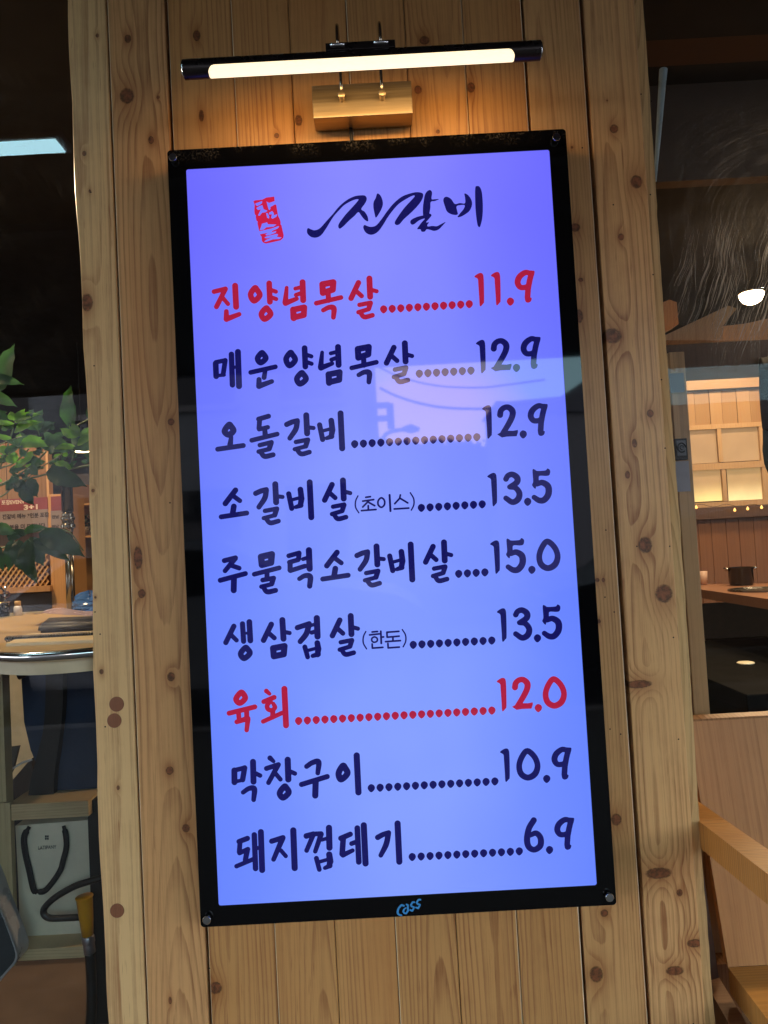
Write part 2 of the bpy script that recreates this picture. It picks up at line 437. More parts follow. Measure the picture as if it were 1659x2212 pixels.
M.set('Base Color', M.mix(dust, (0.0025, 0.0025, 0.003), (0.26, 0.22, 0.18))); M.set('Roughness', (dust*0.6+0.03)); M.set('Specular IOR Level', 0.33)
acr = M.m
v, f = ring_sheet(rrect(bx0, bx1, bz0, bz1, 0.0058), rrect(ix0, ix1, iz0, iz1, 0.0034), BF, BF+0.004)
mesh_obj('bezel', v, f, acr, board)
def slab(poly, y0, y1):
    n = len(poly); v = [(a, y0, b) for a, b in poly]+[(a, y1, b) for a, b in poly]
    return v, [tuple(range(n))[::-1], tuple(range(n, 2*n))]+[(i, (i+1) % n, n+(i+1) % n, n+i) for i in range(n)]
v, f = slab(rrect(bx0-0.0006, bx1+0.0006, bz0-0.0010, bz1+0.0004, 0.0022), BF+0.0045, BF+0.0075)
mesh_obj('backing_sheet', v, f, plain('milky_acrylic', (0.55, 0.54, 0.52), 0.3), board)
MB().box((bx0+0.006, BF+0.008, bz0+0.006), (bx1-0.006, -0.0075, bz1-0.006)).build('case', plain('black_case', (0.012, 0.012, 0.013), 0.45), board)
# luminous panel: light guide brighter in the middle, edges more violet
M = Mat('lit_panel'); x, y, z = M.xyz(); Hh = iz1-iz0
cxl = (ix0+ix1)/2-(bx0+bx1)/2; q = (x-cxl)/((ix1-ix0)/2); hz = (z-(iz0-bz0))/Hh
nn = M.noise(M._o, 3.2, 2, 0.5)
mid = (q*q*-1.6).exp()*(nn.sstep(0.3, 0.7, 0.72, 1.0))
edge = M.mix(hz.sstep(0.25, 1.0), (0.110, 0.205, 1.0), (0.130, 0.122, 1.0))
cent = M.mix(hz.sstep(0.25, 1.0), (0.250, 0.365, 1.04), (0.245, 0.255, 1.04))
M.set('Base Color', (0.02, 0.02, 0.03)); M.set('Roughness', 0.025); M.set('Specular IOR Level', 0.33)
M.set('Emission Color', M.mix(mid, edge, cent)); M.set('Emission Strength', 1.0)
v, f = slab(rrect(ix0-0.001, ix1+0.001, iz0-0.001, iz1+0.001, 0.0038), BF+0.0012, BF+0.0040)
mesh_obj('lit_panel', v, f, M.m, board)

# ---- lettering traced as brush strokes, merged through a distance field into clean flat print
ZS = 1659/830.0
K = 1.82278
REG = {'R1': (820,1040), 'R2': (1450,1020), 'R3': (820,1320), 'R4': (1450,1290), 'R5': (830,1590), 'R6': (1450,1560), 'R7': (840,1860), 'R8': (1450,1820),
       'R9': (850,2120), 'R10': (1450,2090), 'R11': (870,2380), 'R12': (1450,2360), 'R13': (870,2640), 'R14': (1450,2630), 'R15': (890,2920), 'R16': (1450,2900),
       'R17': (910,3200), 'R18': (1480,3180), 'R19': (1180,710)}
UM = 0.7545e-3/K/ZS                       # metres on the board per traced unit
def segs(P, w, closed=False):
    out = []
    n = len(P)
    for i in range(n if closed else n-1):
        a, b = P[i], P[(i+1) % n]
        ra = (a[2] if len(a) > 2 else w)/2; rb = (b[2] if len(b) > 2 else w)/2
        out.append((a[0], a[1], ra, b[0], b[1], rb))
    return out
def glyph(elems):                          # -> list of (kind, data) in traced units
    out = []
    for e_ in elems:
        k, P = e_[0], e_[1]; w = e_[2] if len(e_) > 2 else 40
        if k in 'sc' or k in 'ol':
            P = [(p[0], p[1], p[2] if len(p) > 2 else w) for p in P]
            if k in 'co': P = [tuple(q) for q in catmull(P, k == 'o', 6)]
            out.append(('seg', segs(P, w, k in 'ol')))
        elif k == 'p': out.append(('poly', P))
        elif k == 'q': out.append(('poly', [tuple(q) for q in catmull(P, True, 5)]))
        elif k == 'e': out.append(('ell', P))
    return out
def sd_poly(P, X, Z):
    d = np.full(X.shape, 1e9); ins = np.zeros(X.shape, bool); n = len(P)
    for i in range(n):
        ax_, az_ = P[i][0], P[i][1]; bx_, bz_ = P[(i+1) % n][0], P[(i+1) % n][1]
        ex, ez = bx_-ax_, bz_-az_; wx, wz = X-ax_, Z-az_
        t = np.clip((wx*ex+wz*ez)/(ex*ex+ez*ez+1e-12), 0, 1)
        d = np.minimum(d, (wx-t*ex)**2+(wz-t*ez)**2)
        c = ((az_ > Z) != (bz_ > Z)) & (X < (bx_-ax_)*(Z-az_)/((bz_-az_) if abs(bz_-az_) > 1e-12 else 1e-12)+ax_)
        ins ^= c
    d = np.sqrt(d); return np.where(ins, -d, d)
def sdf(shapes, X, Z):
    D_ = np.full(X.shape, 1e9)
    for k, P in shapes:
        if k == 'seg':
            for (ax_, az_, ra, bx_, bz_, rb) in P:
                ex, ez = bx_-ax_, bz_-az_; wx, wz = X-ax_, Z-az_
                t = np.clip((wx*ex+wz*ez)/(ex*ex+ez*ez+1e-9), 0, 1)
                D_ = np.minimum(D_, np.hypot(wx-t*ex, wz-t*ez)-(ra+(rb-ra)*t))
        elif k == 'poly': D_ = np.minimum(D_, sd_poly(P, X, Z))
        else:
            cx, cy, rx, ry = P; q_ = np.hypot((X-cx)/rx, (Z-cy)/ry); D_ = np.minimum(D_, (q_-1)*min(rx, ry))
    return D_
def bounds(shapes):
    xs = []; zs = []
    for k, P in shapes:
        if k == 'seg':
            for s_ in P: xs += [s_[0]-s_[2], s_[0]+s_[2], s_[3]-s_[5], s_[3]+s_[5]]; zs += [s_[1]-s_[2], s_[1]+s_[2], s_[4]-s_[5], s_[4]+s_[5]]
        elif k == 'poly': xs += [p[0] for p in P]; zs += [p[1] for p in P]
        else: xs += [P[0]-P[2], P[0]+P[2]]; zs += [P[1]-P[3], P[1]+P[3]]
    return min(xs), max(xs), min(zs), max(zs)
def fill(shapes, step=2.4, cut=None, grow=0.0):      # marching squares with filled interior -> verts2d, faces
    x0, x1, z0, z1 = bounds(shapes); pad = step*2
    gx = np.arange(x0-pad, x1+pad+step, step); gz = np.arange(z0-pad, z1+pad+step, step)
    X, Z = np.meshgrid(gx, gz); D_ = sdf(shapes, X, Z)
    D_ = D_-grow
    if cut: D_ = np.maximum(D_, -sdf(cut, X, Z))
    ins = D_ < 0; v = []; f = []
    c = ins[:-1, :-1].astype(int)+ins[:-1, 1:]+ins[1:, 1:]+ins[1:, :-1]
    full = c == 4
    for j in range(full.shape[0]):
        row = full[j]
        if row.any():
            idx = np.flatnonzero(np.diff(np.concatenate(([0], row.astype(int), [0]))))
            for a, b in zip(idx[::2], idx[1::2]):
                n = len(v); v += [(gx[a], gz[j]), (gx[b], gz[j]), (gx[b], gz[j+1]), (gx[a], gz[j+1])]; f.append((n, n+1, n+2, n+3))
    for j, i in zip(*np.nonzero((c > 0) & (c < 4))):
        C4 = ((j, i), (j, i+1), (j+1, i+1), (j+1, i)); poly = []
        for k in range(4):
            a = C4[k]; b = C4[(k+1) % 4]; da, db = D_[a], D_[b]
            if da < 0: poly.append((gx[a[1]], gz[a[0]]))
            if (da < 0) != (db < 0):
                t = da/(da-db); poly.append((gx[a[1]]+(gx[b[1]]-gx[a[1]])*t, gz[a[0]]+(gz[b[0]]-gz[a[0]])*t))
        if len(poly) > 2:
            n = len(v); v += poly; f.append(tuple(range(n, n+len(poly))))
    return v, f
def on_board(reg, x, y, zs=ZS, origin=None):
    o_ = origin or REG[reg]
    return at((o_[0]+x/zs)/K, (o_[1]+y/zs)/K, BF)

G = {}
G['jin'] = ('R1', [('s',[(45,216),(135,194)],34),('s',[(135,195),(64,335)],36),('s',[(112,262),(155,313)],30),('s',[(211,170),(219,335)],44),('s',[(142,372,34),(143,432,42),(243,394,32)])])
G['yang'] = ('R1', [('o',[(365,188),(333,238),(360,288),(405,245),(382,200)],42),('s',[(479,151),(485,296)],42),('s',[(500,205),(532,216)],30),('s',[(500,262),(534,274)],30),('o',[(452,348),(418,392),(443,432),(490,395),(468,355)],42)])
G['nyeom'] = ('R1', [('s',[(617,185,26),(606,300,42)]),('s',[(608,306,42),(696,272,30)]),('s',[(742,142),(747,283)],44),('s',[(685,192),(735,180)],28),('s',[(690,242),(735,226)],30),('l',[(668,358),(755,340),(752,400),(670,420)],44),('s',[(668,358),(672,424)],46)])
G['mok'] = ('R1', [('l',[(898,158),(984,142),(980,200),(902,226)],46),('s',[(943,215),(946,285)],38),('s',[(850,307),(1044,262)],34),('c',[(905,362,32),(950,340,36),(988,348,42),(985,418,34)])])
G['sal'] = ('R1', [('s',[(1182,146),(1124,268)],40),('s',[(1160,208),(1207,250)],34),('s',[(1268,113),(1274,256)],44),('s',[(1285,202),(1325,213)],30),('s',[(1190,320),(1278,303)],32),('s',[(1277,306),(1262,352)],36),('s',[(1262,354),(1182,378)],32),('c',[(1196,380,32),(1228,415,36),(1292,402,34)])])
G['mae'] = ('R3', [('s',[(58,222),(62,322)],42),('s',[(133,198),(117,308)],36),('s',[(60,212),(133,197)],32),('s',[(66,318),(125,312)],24),('s',[(182,150),(190,390)],40),('s',[(233,131),(242,400)],44),('s',[(192,252),(230,250)],22)])
G['un'] = ('R3', [('o',[(418,140),(388,182),(412,215),(452,182),(434,148)],42),('s',[(334,292),(528,248)],34),('s',[(448,278,32),(439,332,36)]),('s',[(399,348,36),(399,400,42),(500,363,32)])])
G['o'] = ('R5', [('o',[(142,165),(108,215),(140,243),(178,212),(160,178)],44),('s',[(160,262,30),(152,322,42)]),('s',[(54,357),(255,328)],36)])
G['dol'] = ('R5', [('s',[(376,120,36),(454,97,36)]),('s',[(384,125,36),(379,192,36)]),('s',[(380,200),(448,184)],32),('s',[(425,205,36),(428,248,40)]),('s',[(322,287),(522,238)],34),('s',[(385,325),(478,302)],32),('s',[(475,306),(460,352)],38),('s',[(460,356),(376,376)],32),('c',[(392,380,34),(424,413,38),(490,401,36)])])
G['gal'] = ('R5', [('c',[(597,162,38),(640,143,38),(681,132,36)]),('c',[(680,140,40),(668,200,40),(622,270,36)]),('s',[(751,90),(758,232)],44),('s',[(772,186),(808,190)],30),('s',[(670,300),(765,282)],32),('s',[(762,285),(747,332)],38),('s',[(745,335),(660,357)],30),('c',[(677,360,32),(712,394,36),(776,380,34)])])
G['bi'] = ('R5', [('s',[(856,166),(880,280)],38),('s',[(948,132,42),(957,205,44),(948,255,40)]),('s',[(885,212),(945,196)],24),('s',[(912,270,28),(952,256,38)]),('s',[(1021,75),(1034,350)],44)])
G['so'] = ('R7', [('s',[(174,140),(94,245)],40),('s',[(160,188),(208,223)],34),('s',[(161,268),(152,322)],42),('s',[(62,350),(262,320)],36)])
G['ju'] = ('R9', [('s',[(66,175),(154,153)],36),('s',[(152,158,38),(72,255,34)]),('s',[(118,212),(183,234)],34),('s',[(34,330),(232,277)],36),('s',[(142,312),(140,408)],44)])
G['mul'] = ('R9', [('l',[(355,145),(440,125),(434,190),(362,208)],48),('s',[(302,282),(498,232)],34),('s',[(402,270),(402,318)],36),('s',[(368,328),(455,312)],34),('s',[(452,315),(440,356)],38),('s',[(440,360),(358,380)],32),('c',[(372,384,32),(404,420,38),(470,409,36)])])
G['ryeok'] = ('R9', [('s',[(573,137),(655,114)],34),('s',[(655,118),(650,162)],36),('s',[(648,168),(578,188)],34),('s',[(584,195),(584,250)],38),('s',[(586,254),(700,218)],34),('s',[(732,93),(738,238)],46),('s',[(686,163),(728,150)],28),('c',[(657,318,32),(700,294,36),(742,302,42),(738,375,38)])])
G['saeng'] = ('R11', [('s',[(101,172),(38,300)],38),('s',[(80,240),(122,282)],32),('s',[(169,153),(178,290)],38),('s',[(223,138),(231,284)],42),('s',[(182,228),(222,224)],18),('o',[(190,342),(155,388),(182,424),(227,385),(208,350)],42)])
G['sam'] = ('R11', [('s',[(396,157),(335,282)],40),('s',[(372,222),(420,264)],34),('s',[(483,123),(492,270)],44),('s',[(506,218),(540,225)],30),('l',[(410,345),(500,328),(494,392),(416,408)],46)])
G['gyeop'] = ('R11', [('s',[(601,183,38),(694,152,38)]),('c',[(692,158,42),(672,230,42),(624,292,38)]),('s',[(754,108),(760,252)],46),('s',[(705,166),(745,155)],24),('s',[(714,222),(745,212)],30),('s',[(660,335,36),(682,414,34)]),('s',[(758,304,42),(766,350,46),(760,395,40)]),('s',[(686,362),(750,345)],24),('s',[(722,405,30),(766,392,38)])])
G['yuk'] = ('R13', [('o',[(153,176),(118,225),(148,257),(190,220),(174,182)],42),('s',[(64,337),(266,287)],36),('s',[(137,325,36),(142,385,34)]),('s',[(201,315,38),(203,372,36)]),('s',[(124,405,34),(210,378,40)]),('s',[(212,385,38),(202,470,32)])])
G['hoe'] = ('R13', [('s',[(357,162,34),(382,184,26)]),('s',[(336,246,34),(418,212,36)]),('c',[(395,245,24),(366,270,34),(368,302,34),(400,314,32),(424,292,34),(412,262,28)]),('s',[(408,318),(406,368)],36),('s',[(332,402),(480,335)],32),('s',[(499,145),(512,432)],44)])
G['mak'] = ('R15', [('s',[(65,228),(66,320)],44),('s',[(68,226),(146,207)],34),('s',[(146,208,40),(130,300,40)]),('s',[(72,316),(135,303)],26),('s',[(212,160),(216,316)],44),('s',[(235,252),(268,268)],32),('c',[(134,400,32),(180,370,36),(222,374,42),(217,458,34)])])
G['chang'] = ('R15', [('s',[(346,130,38),(374,156,26)]),('s',[(318,212),(412,182)],36),('s',[(408,188,38),(334,324,34)]),('s',[(392,255),(428,298)],32),('s',[(485,144),(490,298)],46),('s',[(510,238),(542,252)],32),('o',[(458,355),(422,405),(448,442),(493,402),(474,364)],44)])
G['gu'] = ('R15', [('c',[(634,196,36),(680,166,38),(728,162,42),(722,248,34)]),('s',[(594,338),(796,276)],38),('s',[(705,320),(702,425)],46)])
G['i'] = ('R15', [('o',[(918,192),(886,250),(905,298),(955,252),(937,208)],46),('s',[(1028,110),(1042,400)],46)])
G['dwae'] = ('R17', [('s',[(62,228),(128,203)],38),('s',[(70,228),(64,310)],36),('s',[(66,318),(132,288)],34),('s',[(126,300,40),(112,372,38)]),('s',[(42,422),(185,362)],32),('s',[(182,175),(192,440)],40),('s',[(234,153),(244,452)],44),('s',[(200,280),(232,276)],28)])
G['ji'] = ('R17', [('s',[(319,225),(408,197)],38),('s',[(405,202,42),(334,368,34)]),('s',[(392,298),(430,342)],30),('s',[(489,140),(500,436)],46)])
G['kkeop'] = ('R17', [('s',[(592,184,42),(648,166,34)]),('s',[(648,172,36),(594,298,34)]),('s',[(652,168,34),(708,166,36)]),('s',[(708,170,40),(662,305,32)]),('s',[(770,120),(774,276)],46),('s',[(716,214),(765,200)],26),('s',[(671,360,36),(694,448,34)]),('s',[(772,330,46),(780,385,48),(772,415,40)]),('s',[(700,386),(765,368)],26),('s',[(738,436,28),(778,418,38)])])
G['de'] = ('R17', [('s',[(864,202,40),(938,170,38)]),('s',[(882,205),(874,325)],42),('s',[(880,334,38),(956,298,30)]),('s',[(948,244),(990,228)],34),('s',[(993,122),(1005,388)],42),('s',[(1044,100),(1058,400)],46)])
G['gi'] = ('R17', [('c',[(1154,195,40),(1195,173,38),(1240,158,36)]),('c',[(1238,166,40),(1220,250,42),(1178,336,34)]),('s',[(1310,86),(1324,386)],46)])
G['1'] = ('R2', [('q',[(836,138),(862,116),(885,109),(901,118),(908,150),(911,250),(911,335),(904,350),(880,370),(874,300),(867,200),(862,156)])])
G['2'] = ('R4', [('c',[(988,165,44),(994,132,42),(1020,108,40),(1055,106,42),(1085,135,46),(1082,180,44),(1050,245,42),(1010,308,38)]),('p',[(968,318),(1010,296),(1042,291),(1090,292),(1126,285),(1127,300),(1117,331),(1040,334),(1002,341)])])
G['3'] = ('R8', [('c',[(1084,132,40),(1100,106,40),(1135,96,42),(1172,122,46),(1168,160,44),(1112,194,34)]),('c',[(1114,196,34),(1160,202,40),(1190,245,44),(1178,292,46),(1135,314,42),(1084,283,38)])])
G['5'] = ('R8', [('q',[(1295,62),(1312,60),(1330,70),(1395,66),(1411,51),(1430,66),(1425,98),(1400,106),(1345,107),(1340,150),(1322,180),(1315,207),(1292,180),(1300,150)]),('c',[(1328,172,36),(1370,160,42),(1415,190,48),(1418,250,48),(1385,296,46),(1345,300,42),(1306,276,36)])])
G['0'] = ('R10', [('o',[(1410,84,42),(1368,130,42),(1346,200,42),(1362,265,44),(1415,294,44),(1470,265,46),(1491,200,42),(1466,130,42)])])
G['6'] = ('R18', [('c',[(1243,100,44),(1205,165,44),(1190,250,46),(1204,310,44),(1248,332,42),(1294,300,46),(1296,240,44),(1262,202,40),(1215,218,34)])])
G['9'] = ('R2', [('c',[(1278,112,36),(1235,106,40),(1190,140,44),(1176,185,44),(1196,220,40),(1235,222,38),(1262,205,32)]),('s',[(1284,112,42),(1270,170,42),(1258,235,42),(1254,300,42),(1257,320,42)]),('q',[(1262,95),(1290,92),(1308,98),(1298,140),(1280,140)]),('q',[(1240,315),(1272,305),(1285,309),(1278,332),(1258,341),(1244,335)])])
G['dot'] = ('R2', [('q',[(1118,303),(1140,313),(1147,334),(1137,354),(1118,366),(1100,353),(1091,333),(1099,313)])])
shapes_of = {k: (r, glyph(e_)) for k, (r, e_) in G.items()}
filled = {k: fill(s_, grow=0.8 if k in ('1', 'dot') else 1.8) for k, (r, s_) in shapes_of.items()}

def print_part(name, items, mat, dy=0.0):
    """items: (glyph key, region, dx, dy): the glyph moved by (dx, dy) from where it was traced, now read in that region"""
    Vv = []; Ff = []
    for (k, reg, dx, dyy) in items:
        v2, f2 = filled[k]; n = len(Vv)
        cx, cy = [(min(p[i] for p in v2)+max(p[i] for p in v2))/2 for i in (0, 1)]
        for (x_, y_) in v2:
            p = on_board(reg, x_+dx, y_+dyy); Vv.append((p.x, BF+0.0004+dy, p.z))
        Ff += [tuple(i+n for i in q_) for q_ in f2]
    o = mesh_obj(name, Vv, Ff, mat, board)
    bm = bmesh.new(); bm.from_mesh(o.data); bmesh.ops.remove_doubles(bm, verts=bm.verts, dist=1e-6)
    for fc in bm.faces:
        if fc.normal.y > 0: fc.normal_flip()
    bm.to_mesh(o.data); bm.free()
    return o
def ink(name, col, em):
    M = Mat(name); M.xyz()
    M.set('Base Color', col); M.set('Roughness', 0.03); M.set('Specular IOR Level', 0.33); M.set('Emission Color', em); M.set('Emission Strength', 1.0)
    return M.m
navy = ink('navy_ink', (0.006, 0.005, 0.03), (0.0055, 0.0055, 0.095)); redi = ink('red_ink', (0.12, 0.008, 0.02), (0.36, 0.010, 0.042))
A = 279, -50
ROWS = [
 (redi, [('jin','R1',0,0),('yang','R1',0,0),('nyeom','R1',0,0),('mok','R1',0,0),('sal','R1',0,0)], ('R2',120,395,11,67.4,-4.1), [('1','R2',0,0),('1','R2',130,-8),('dot','R2',0,0),('9','R2',0,0)]),
 (navy, [('mae','R3',0,0),('un','R3',0,0)]+[(g,'R3',*A) for g in ('yang','nyeom','mok','sal')], ('R4',401,362,7,67.7,-4.0), [('1','R4',12,-13),('2','R4',0,0),('dot','R4',48,-18),('9','R4',47,-18)]),
 (navy, [('o','R5',0,0),('dol','R5',0,0),('gal','R5',0,0),('bi','R5',0,0)], ('R6',-107.5,378,15,68.7,-3.93), [('1','R6',61,-38),('2','R6',50,-18),('dot','R6',101,-34),('9','R6',103,-30)]),
 (navy, [('so','R7',0,0),('gal','R7',-264,3),('bi','R7',-263,3),('sal','R7',-248,-50)], ('R8',417,359,8,68.4,-4.0), [('1','R8',102,-25),('3','R8',0,0),('dot','R8',136,-23),('5','R8',0,0)]),
 (navy, [('ju','R9',0,0),('mul','R9',0,0),('ryeok','R9',0,0),('so','R9',779,-30),('gal','R9',513,-27),('bi','R9',512,-27),('sal','R10',-672,-22)], ('R10',711,339,4,68.7,-4.0), [('1','R10',124,-33),('5','R10',-205,8),('dot','R10',169,-27),('0','R10',0,0)]),
 (navy, [('saeng','R11',0,0),('sam','R11',0,0),('gyeop','R11',0,0),('sal','R11',-247,-22)], ('R12',353,358,10,68.7,-3.8), [('1','R12',177,-38),('3','R12',77,-11),('dot','R12',213,-28),('5','R12',80,-9)]),
 (redi, [('yuk','R13',0,0),('hoe','R13',0,0)], ('R14',-551,417,23,69.15,-3.75), [('1','R14',176,-30),('2','R14',167,-12),('dot','R14',220,-18),('0','R14',50,4)]),
 (navy, [('mak','R15',0,0),('chang','R15',0,0),('gu','R15',0,0),('i','R15',0,0)], ('R16',23,406,15,69.5,-3.8), [('1','R16',202,-14),('0','R16',-158,30),('dot','R16',286,0),('9','R16',290,-3)]),
 (navy, [('dwae','R17',0,0),('ji','R17',0,0),('kkeop','R17',0,0),('de','R17',0,0),('gi','R17',0,0)], ('R18',285,389,13,70.25,-3.7), [('6','R18',0,0),('dot','R18',248,0),('9','R18',252,-10)]),
]
for (mt, names, (dr, fx, fy, n, sx_, sy_), price) in ROWS:
    print_part('dish_name', names, mt)
    if dr == 'R14': fx = (1175.2-1450)*ZS; fy = (2839.1-2630)*ZS
    if dr == 'R6': fx = (1396-1450)*ZS; fy = (1748.6-1560)*ZS
    if dr == 'R16': fx = (1461.4-1450)*ZS; fy = (3103.6-2900)*ZS
    print_part('dot_leader', [('dot', dr, fx+i*sx_-1118, fy+i*sy_-334) for i in range(n)], mt)
    print_part('price', price, mt)
# small bracketed words
def extra(key, elems, step=2.0): filled[key] = fill(glyph(elems), step)
W_ = 15
extra('choice', [('c',[(1138,185,11),(1120,225,12),(1120,275,12),(1145,318,11)]),('s',[(1200,196),(1236,191)],W_),('s',[(1176,226),(1262,214)],W_),('s',[(1222,225),(1176,272)],W_),('s',[(1226,238),(1270,262)],W_),('s',[(1219,262),(1220,292)],W_),('s',[(1166,301),(1280,292)],W_),
  ('o',[(1322,200),(1298,222),(1298,255),(1322,275),(1346,255),(1346,220)],W_),('s',[(1387,178),(1394,304)],W_+2),('s',[(1472,178),(1466,205),(1428,246)],W_),('s',[(1472,205),(1530,240)],W_),('s',[(1424,288),(1538,281)],W_),('c',[(1550,160,11),(1576,205,12),(1578,255,12),(1558,298,11)])])
extra('pork', [('c',[(1140,213,11),(1121,255,12),(1121,305,12),(1146,350,11)]),('s',[(1190,217),(1232,213)],W_),('s',[(1170,240),(1246,232)],W_),('o',[(1208,256),(1188,268),(1190,290),(1210,298),(1230,286),(1228,266)],W_-1),('s',[(1258,212),(1262,306)],W_+1),('s',[(1262,257),(1280,256)],W_),('s',[(1190,312),(1192,344),(1274,338)],W_),
  ('s',[(1400,212),(1306,219),(1308,258),(1402,250)],W_),('s',[(1353,258),(1354,284)],W_),('s',[(1296,293),(1412,285)],W_),('s',[(1314,308),(1316,342),(1404,336)],W_),('c',[(1427,198,11),(1452,240,12),(1454,290,12),(1434,334,11)])])
print_part('bracketed_word', [('choice','R7',0,0)], navy); print_part('bracketed_word', [('pork','R11',0,0)], navy)
LOGO = [[(57,395),(65,375),(90,385),(120,392),(160,375),(210,320),(260,265),(310,205),(370,155),(430,125),(480,117),(515,120),(528,145),(515,180),(485,225),(512,247),(535,285),(538,322),(510,308),(485,278),(462,250),(430,280),(385,320),(345,360),(315,380),(303,360),(315,330),(360,270),(410,215),(450,170),(463,150),(440,150),(400,165),(350,195),(310,235),(270,280),(240,325),(210,375),(170,430),(130,450),(90,445),(62,420)],
 [(612,102),(640,125),(655,175),(648,215),(625,260),(600,293),(590,265),(580,210),(582,170),(597,140)],
 [(500,370),(510,350),(530,358),(560,365),(600,355),(640,310),(690,240),(740,180),(800,130),(860,105),(920,92),(965,100),(972,125),(955,165),(920,210),(870,260),(820,305),(785,345),(758,350),(748,330),(770,290),(820,220),(870,165),(905,125),(890,120),(840,145),(780,185),(730,240),(690,295),(660,345),(620,400),(580,425),(545,425),(515,405)],
 [(1000,88),(1025,75),(1042,95),(1038,145),(1060,148),(1097,147),(1065,162),(1032,170),(1028,220),(1012,280),(975,285),(970,215),(978,150),(985,115)],
 [(870,325),(885,305),(930,285),(985,272),(1020,260),(1038,275),(1015,305),(995,330),(1018,330),(1005,350),(1010,362),(1045,358),(1080,360),(1110,345),(1148,327),(1130,350),(1095,385),(1060,397),(1030,390),(1000,385),(985,402),(960,403),(950,385),(925,382),(945,350),(960,330),(985,300),(940,315),(900,345),(878,345)],
 [(1130,155),(1145,130),(1170,132),(1195,150),(1222,185),(1260,178),(1300,180),(1302,140),(1297,103),(1325,115),(1350,150),(1357,190),(1340,235),(1310,262),(1270,285),(1243,288),(1260,262),(1290,225),(1298,195),(1260,195),(1235,205),(1240,240),(1245,265),(1225,272),(1190,265),(1160,245),(1145,210)],
 [(1382,60),(1400,44),(1420,55),(1435,100),(1442,200),(1438,290),(1425,350),(1415,368),(1400,350),(1388,270),(1382,180)]]
extra('logo', [('q', P) for P in LOGO]); print_part('shop_title', [('logo','R19',0,0)], navy)
ST = 1659/160.0
REG['ST'] = (980, 760)
outer = [('poly', [(180,330),(250,295),(550,265),(710,180),(1035,140),(1050,325),(1075,455),(1120,500),(1190,930),(1260,1060),(1300,1200),(1290,1270),(1330,1320),(1420,1720),(1400,1830),(1290,1930),(700,2060),(600,2030),(530,1960),(515,1780),(460,1710),(455,1680),(420,1550),(350,1250),(355,1150),(310,1130),(275,970),(290,910),(240,870),(220,740),(230,460)])]
cutp = [[(265,420),(540,320),(535,410),(440,480),(340,530),(270,480)],[(300,610),(420,530),(550,490),(600,660),(760,715),(690,780),(540,800),(440,925),(370,910),(490,660),(370,690)],[(715,335),(820,400),(1050,325),(1140,300),(1140,470),(1075,455),(870,570),(885,620),(845,695),(800,660)],
 [(700,820),(760,810),(830,950),(820,1045),(740,1000)],[(815,800),(950,730),(1010,800),(1020,900),(1160,860),(1120,970),(960,1050),(905,1000),(940,865),(830,870)],[(435,1520),(500,1360),(530,1250),(740,1190),(780,1270),(1130,1280),(1000,1370),(710,1400),(600,1490)],
 [(380,1570),(430,1555),(900,1450),(1200,1345),(1235,1370),(1180,1440),(935,1550),(945,1590),(1120,1545),(1090,1620),(850,1710),(720,1730),(670,1690),(780,1620),(455,1680),(380,1690)],[(640,1800),(760,1750),(1150,1660),(1190,1700),(1140,1780),(1340,1810),(1250,1870),(980,1890),(700,1990),(620,1980),(700,1910),(990,1790),(760,1850),(660,1840)]]
v2, f2 = fill(outer, 10.0, [('poly', P) for P in cutp])
filled['stamp'] = ([(a*ZS/ST, b*ZS/ST) for a, b in v2], f2)
print_part('seal_stamp', [('stamp','ST',0,0)], ink('seal_red', (0.15, 0.008, 0.02), (0.50, 0.010, 0.055)))
CS = 1659/140.0; REG['CS'] = (1540, 3530)
sL = [(1085,262,85),(1000,265,80),(920,395,80),(960,455,85),(1070,500,80),(1040,580,85),(985,665,85),(890,630,80)]
v2, f2 = fill(glyph([('c',[(590,430,95),(480,405,90),(350,560,95),(310,720,100),(350,830,95),(480,880,85)]),('s',[(715,370,75),(785,400,85),(785,650,90),(710,780,80)]),('c',[(700,530,55),(620,580,75),(570,690,85),(620,770,80),(700,785,80)]),
  ('s',sL),('s',[(a+275,b-118,w) for a,b,w in sL])]), 12.0)
filled['brand'] = ([(a*ZS/CS, b*ZS/CS) for a, b in v2], f2)
print_part('brand_mark', [('brand','CS',0,0)], ink('brand_blue', (0.03, 0.14, 0.30), (0.016, 0.085, 0.21)), -0.0006)
chrome = plain('chrome', (0.55, 0.56, 0.58), 0.10, 1.0, var=0.03)
for (px, py) in ((372.8,339), (1202.5,295.2), (446.2,1988.8), (1317.5,1939.7)):
    p = at(px, py, BF-0.010)
    o = MB().lathe((p.x, 0, p.z), [(0.0040, BF+0.001), (0.0040, BF-0.0040), (0.0062, BF-0.0042), (0.0066, BF-0.0052), (0.0066, BF-0.0094), (0.0061, BF-0.0100), (0.001, BF-0.0101)], 32, axis='Y').build('standoff_screw', chrome, board)
    autosmooth(o)
# loose strip of tape and dust along the top edge
p = at(1040, 289, -0.02)
MB().box((p.x-0.05, -0.030, bz1+0.0005), (p.x+0.012, -0.012, bz1+0.0025)).build('tape_strip', plain('masking_tape', (0.5, 0.42, 0.3), 0.6), board)

